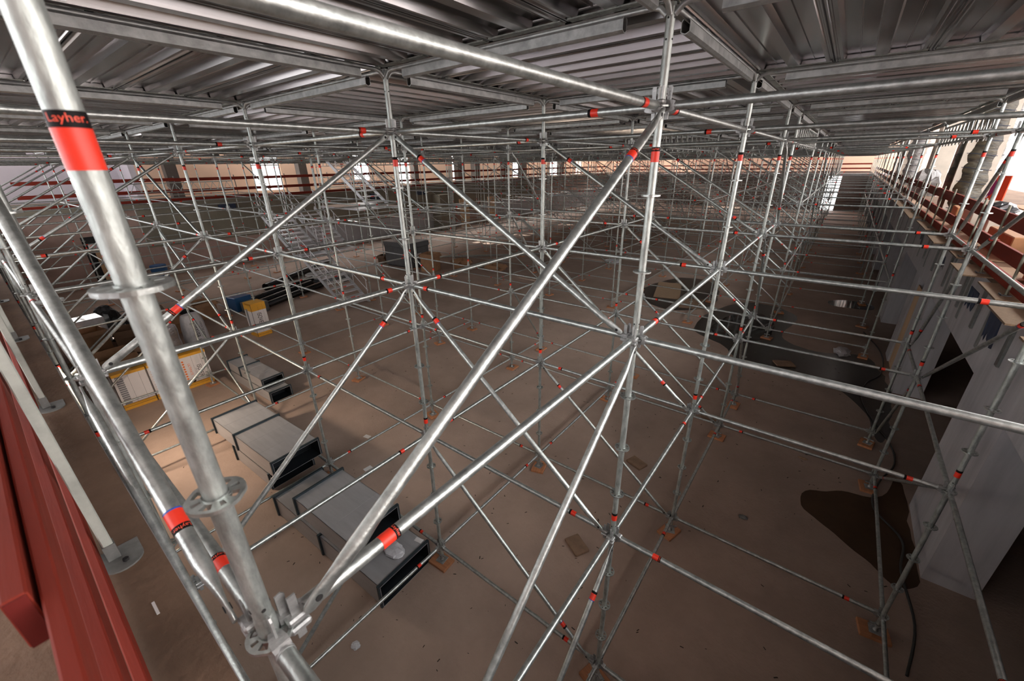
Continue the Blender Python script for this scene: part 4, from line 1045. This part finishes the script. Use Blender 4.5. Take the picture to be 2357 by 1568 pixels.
def block(label,x,y,rz,sx=.34,sy=.24,h=.05): box('wood_block',label,'wood block',(x-sx/2,y-sy/2,FZ+.001),(x+sx/2,y+sy/2,FZ+h),WOODB,rz,.008,'loose wood blocks on the floor')
block('loose weathered wood block on the floor left of the front central post',-1.07,1.46,-.5)
block('loose wood block on the floor behind the second row, left of a post',-1.06,3.86,-.35)
block('flat wood block at the edge of the black wet patch',.72,10.6,.5,.5,.35)
block('thin wood offcut on the floor below the long right ledgers',-.25,6.4,.3,.5,.18)
crumple('stone_lump','pale lump of rubble in the black wet patch near the right','rubble',(2.05,12.6,FZ+.002),.20,.36,.12,CONC,61)
crumple('rag','small crumpled striped rag on the floor right of centre','rag',(.89,3.64,FZ+.001),.07,.05,.03,PLATEM,62)
crumple('plastic_scrap','small white plastic scrap on the floor near the bottom left','plastic scrap',(-2.57,-1.49,FZ+.001),.06,.05,.03,PLASTW,63)
crumple('plastic_scrap','clear plastic sheet crumpled on the floor in the middle distance','plastic scrap',(-9.3,20.6,FZ+.001),.5,.4,.15,PLASTW,64)
crumple('paper_scrap','brown paper scrap on the floor before the damp stain','paper scrap',(1.55,6.0,FZ+.001),.08,.04,.02,OSB,65)
def smooth(pts,n=6):
    P=[Vector(p) for p in pts]; out=[]
    for i in range(len(P)-1):
        a,b,c,d=P[max(i-1,0)],P[i],P[i+1],P[min(i+2,len(P)-1)]
        for k in range(n):
            t=k/n; out.append(.5*((2*b)+(c-a)*t+(2*a-5*b+4*c-d)*t*t+(3*b-a-3*c+d)*t**3))
    return out+[P[-1]]
mb=MB(); mb.path(smooth([(2.85,2.2,FZ+.02),(2.98,3.0,FZ+.02),(2.9,3.9,FZ+.02),(2.95,4.6,FZ+.02),(2.62,5.2,FZ+.02),(2.72,6.0,FZ+.02),(2.98,6.8,FZ+.02),(2.95,7.6,FZ+.02),(2.66,8.6,FZ+.02),(2.5,9.6,FZ+.02),(2.62,10.6,FZ+.02),(2.95,11.5,FZ+.02),(3.0,13.2,FZ+.02),(2.6,15.0,FZ+.02)]),.016,8)
tag(mb.build('power_cable',CABLE),'dark cable winding along the foot of the right wall','cable')
mb=MB(); r=random.Random(4)
for k in range(700):
    x=r.uniform(-9,3); y=r.uniform(-2.4,12); s=r.uniform(.006,.028); a=r.uniform(0,PI)
    m=T(x,y,FZ+.0005)@RZ(a); mb.add([m@Vector(p) for p in ((-s,-s*.3,0),(s,-s*.25,0),(s*.8,s*.3,0),(-s*.9,s*.25,0),(0,0,s*.35))],[(0,1,4),(1,2,4),(2,3,4),(3,0,4)])
tag(mb.build('floor_debris',MUD),'tiny dark chips and dirt scattered over the pit floor','debris',kind='stuff')
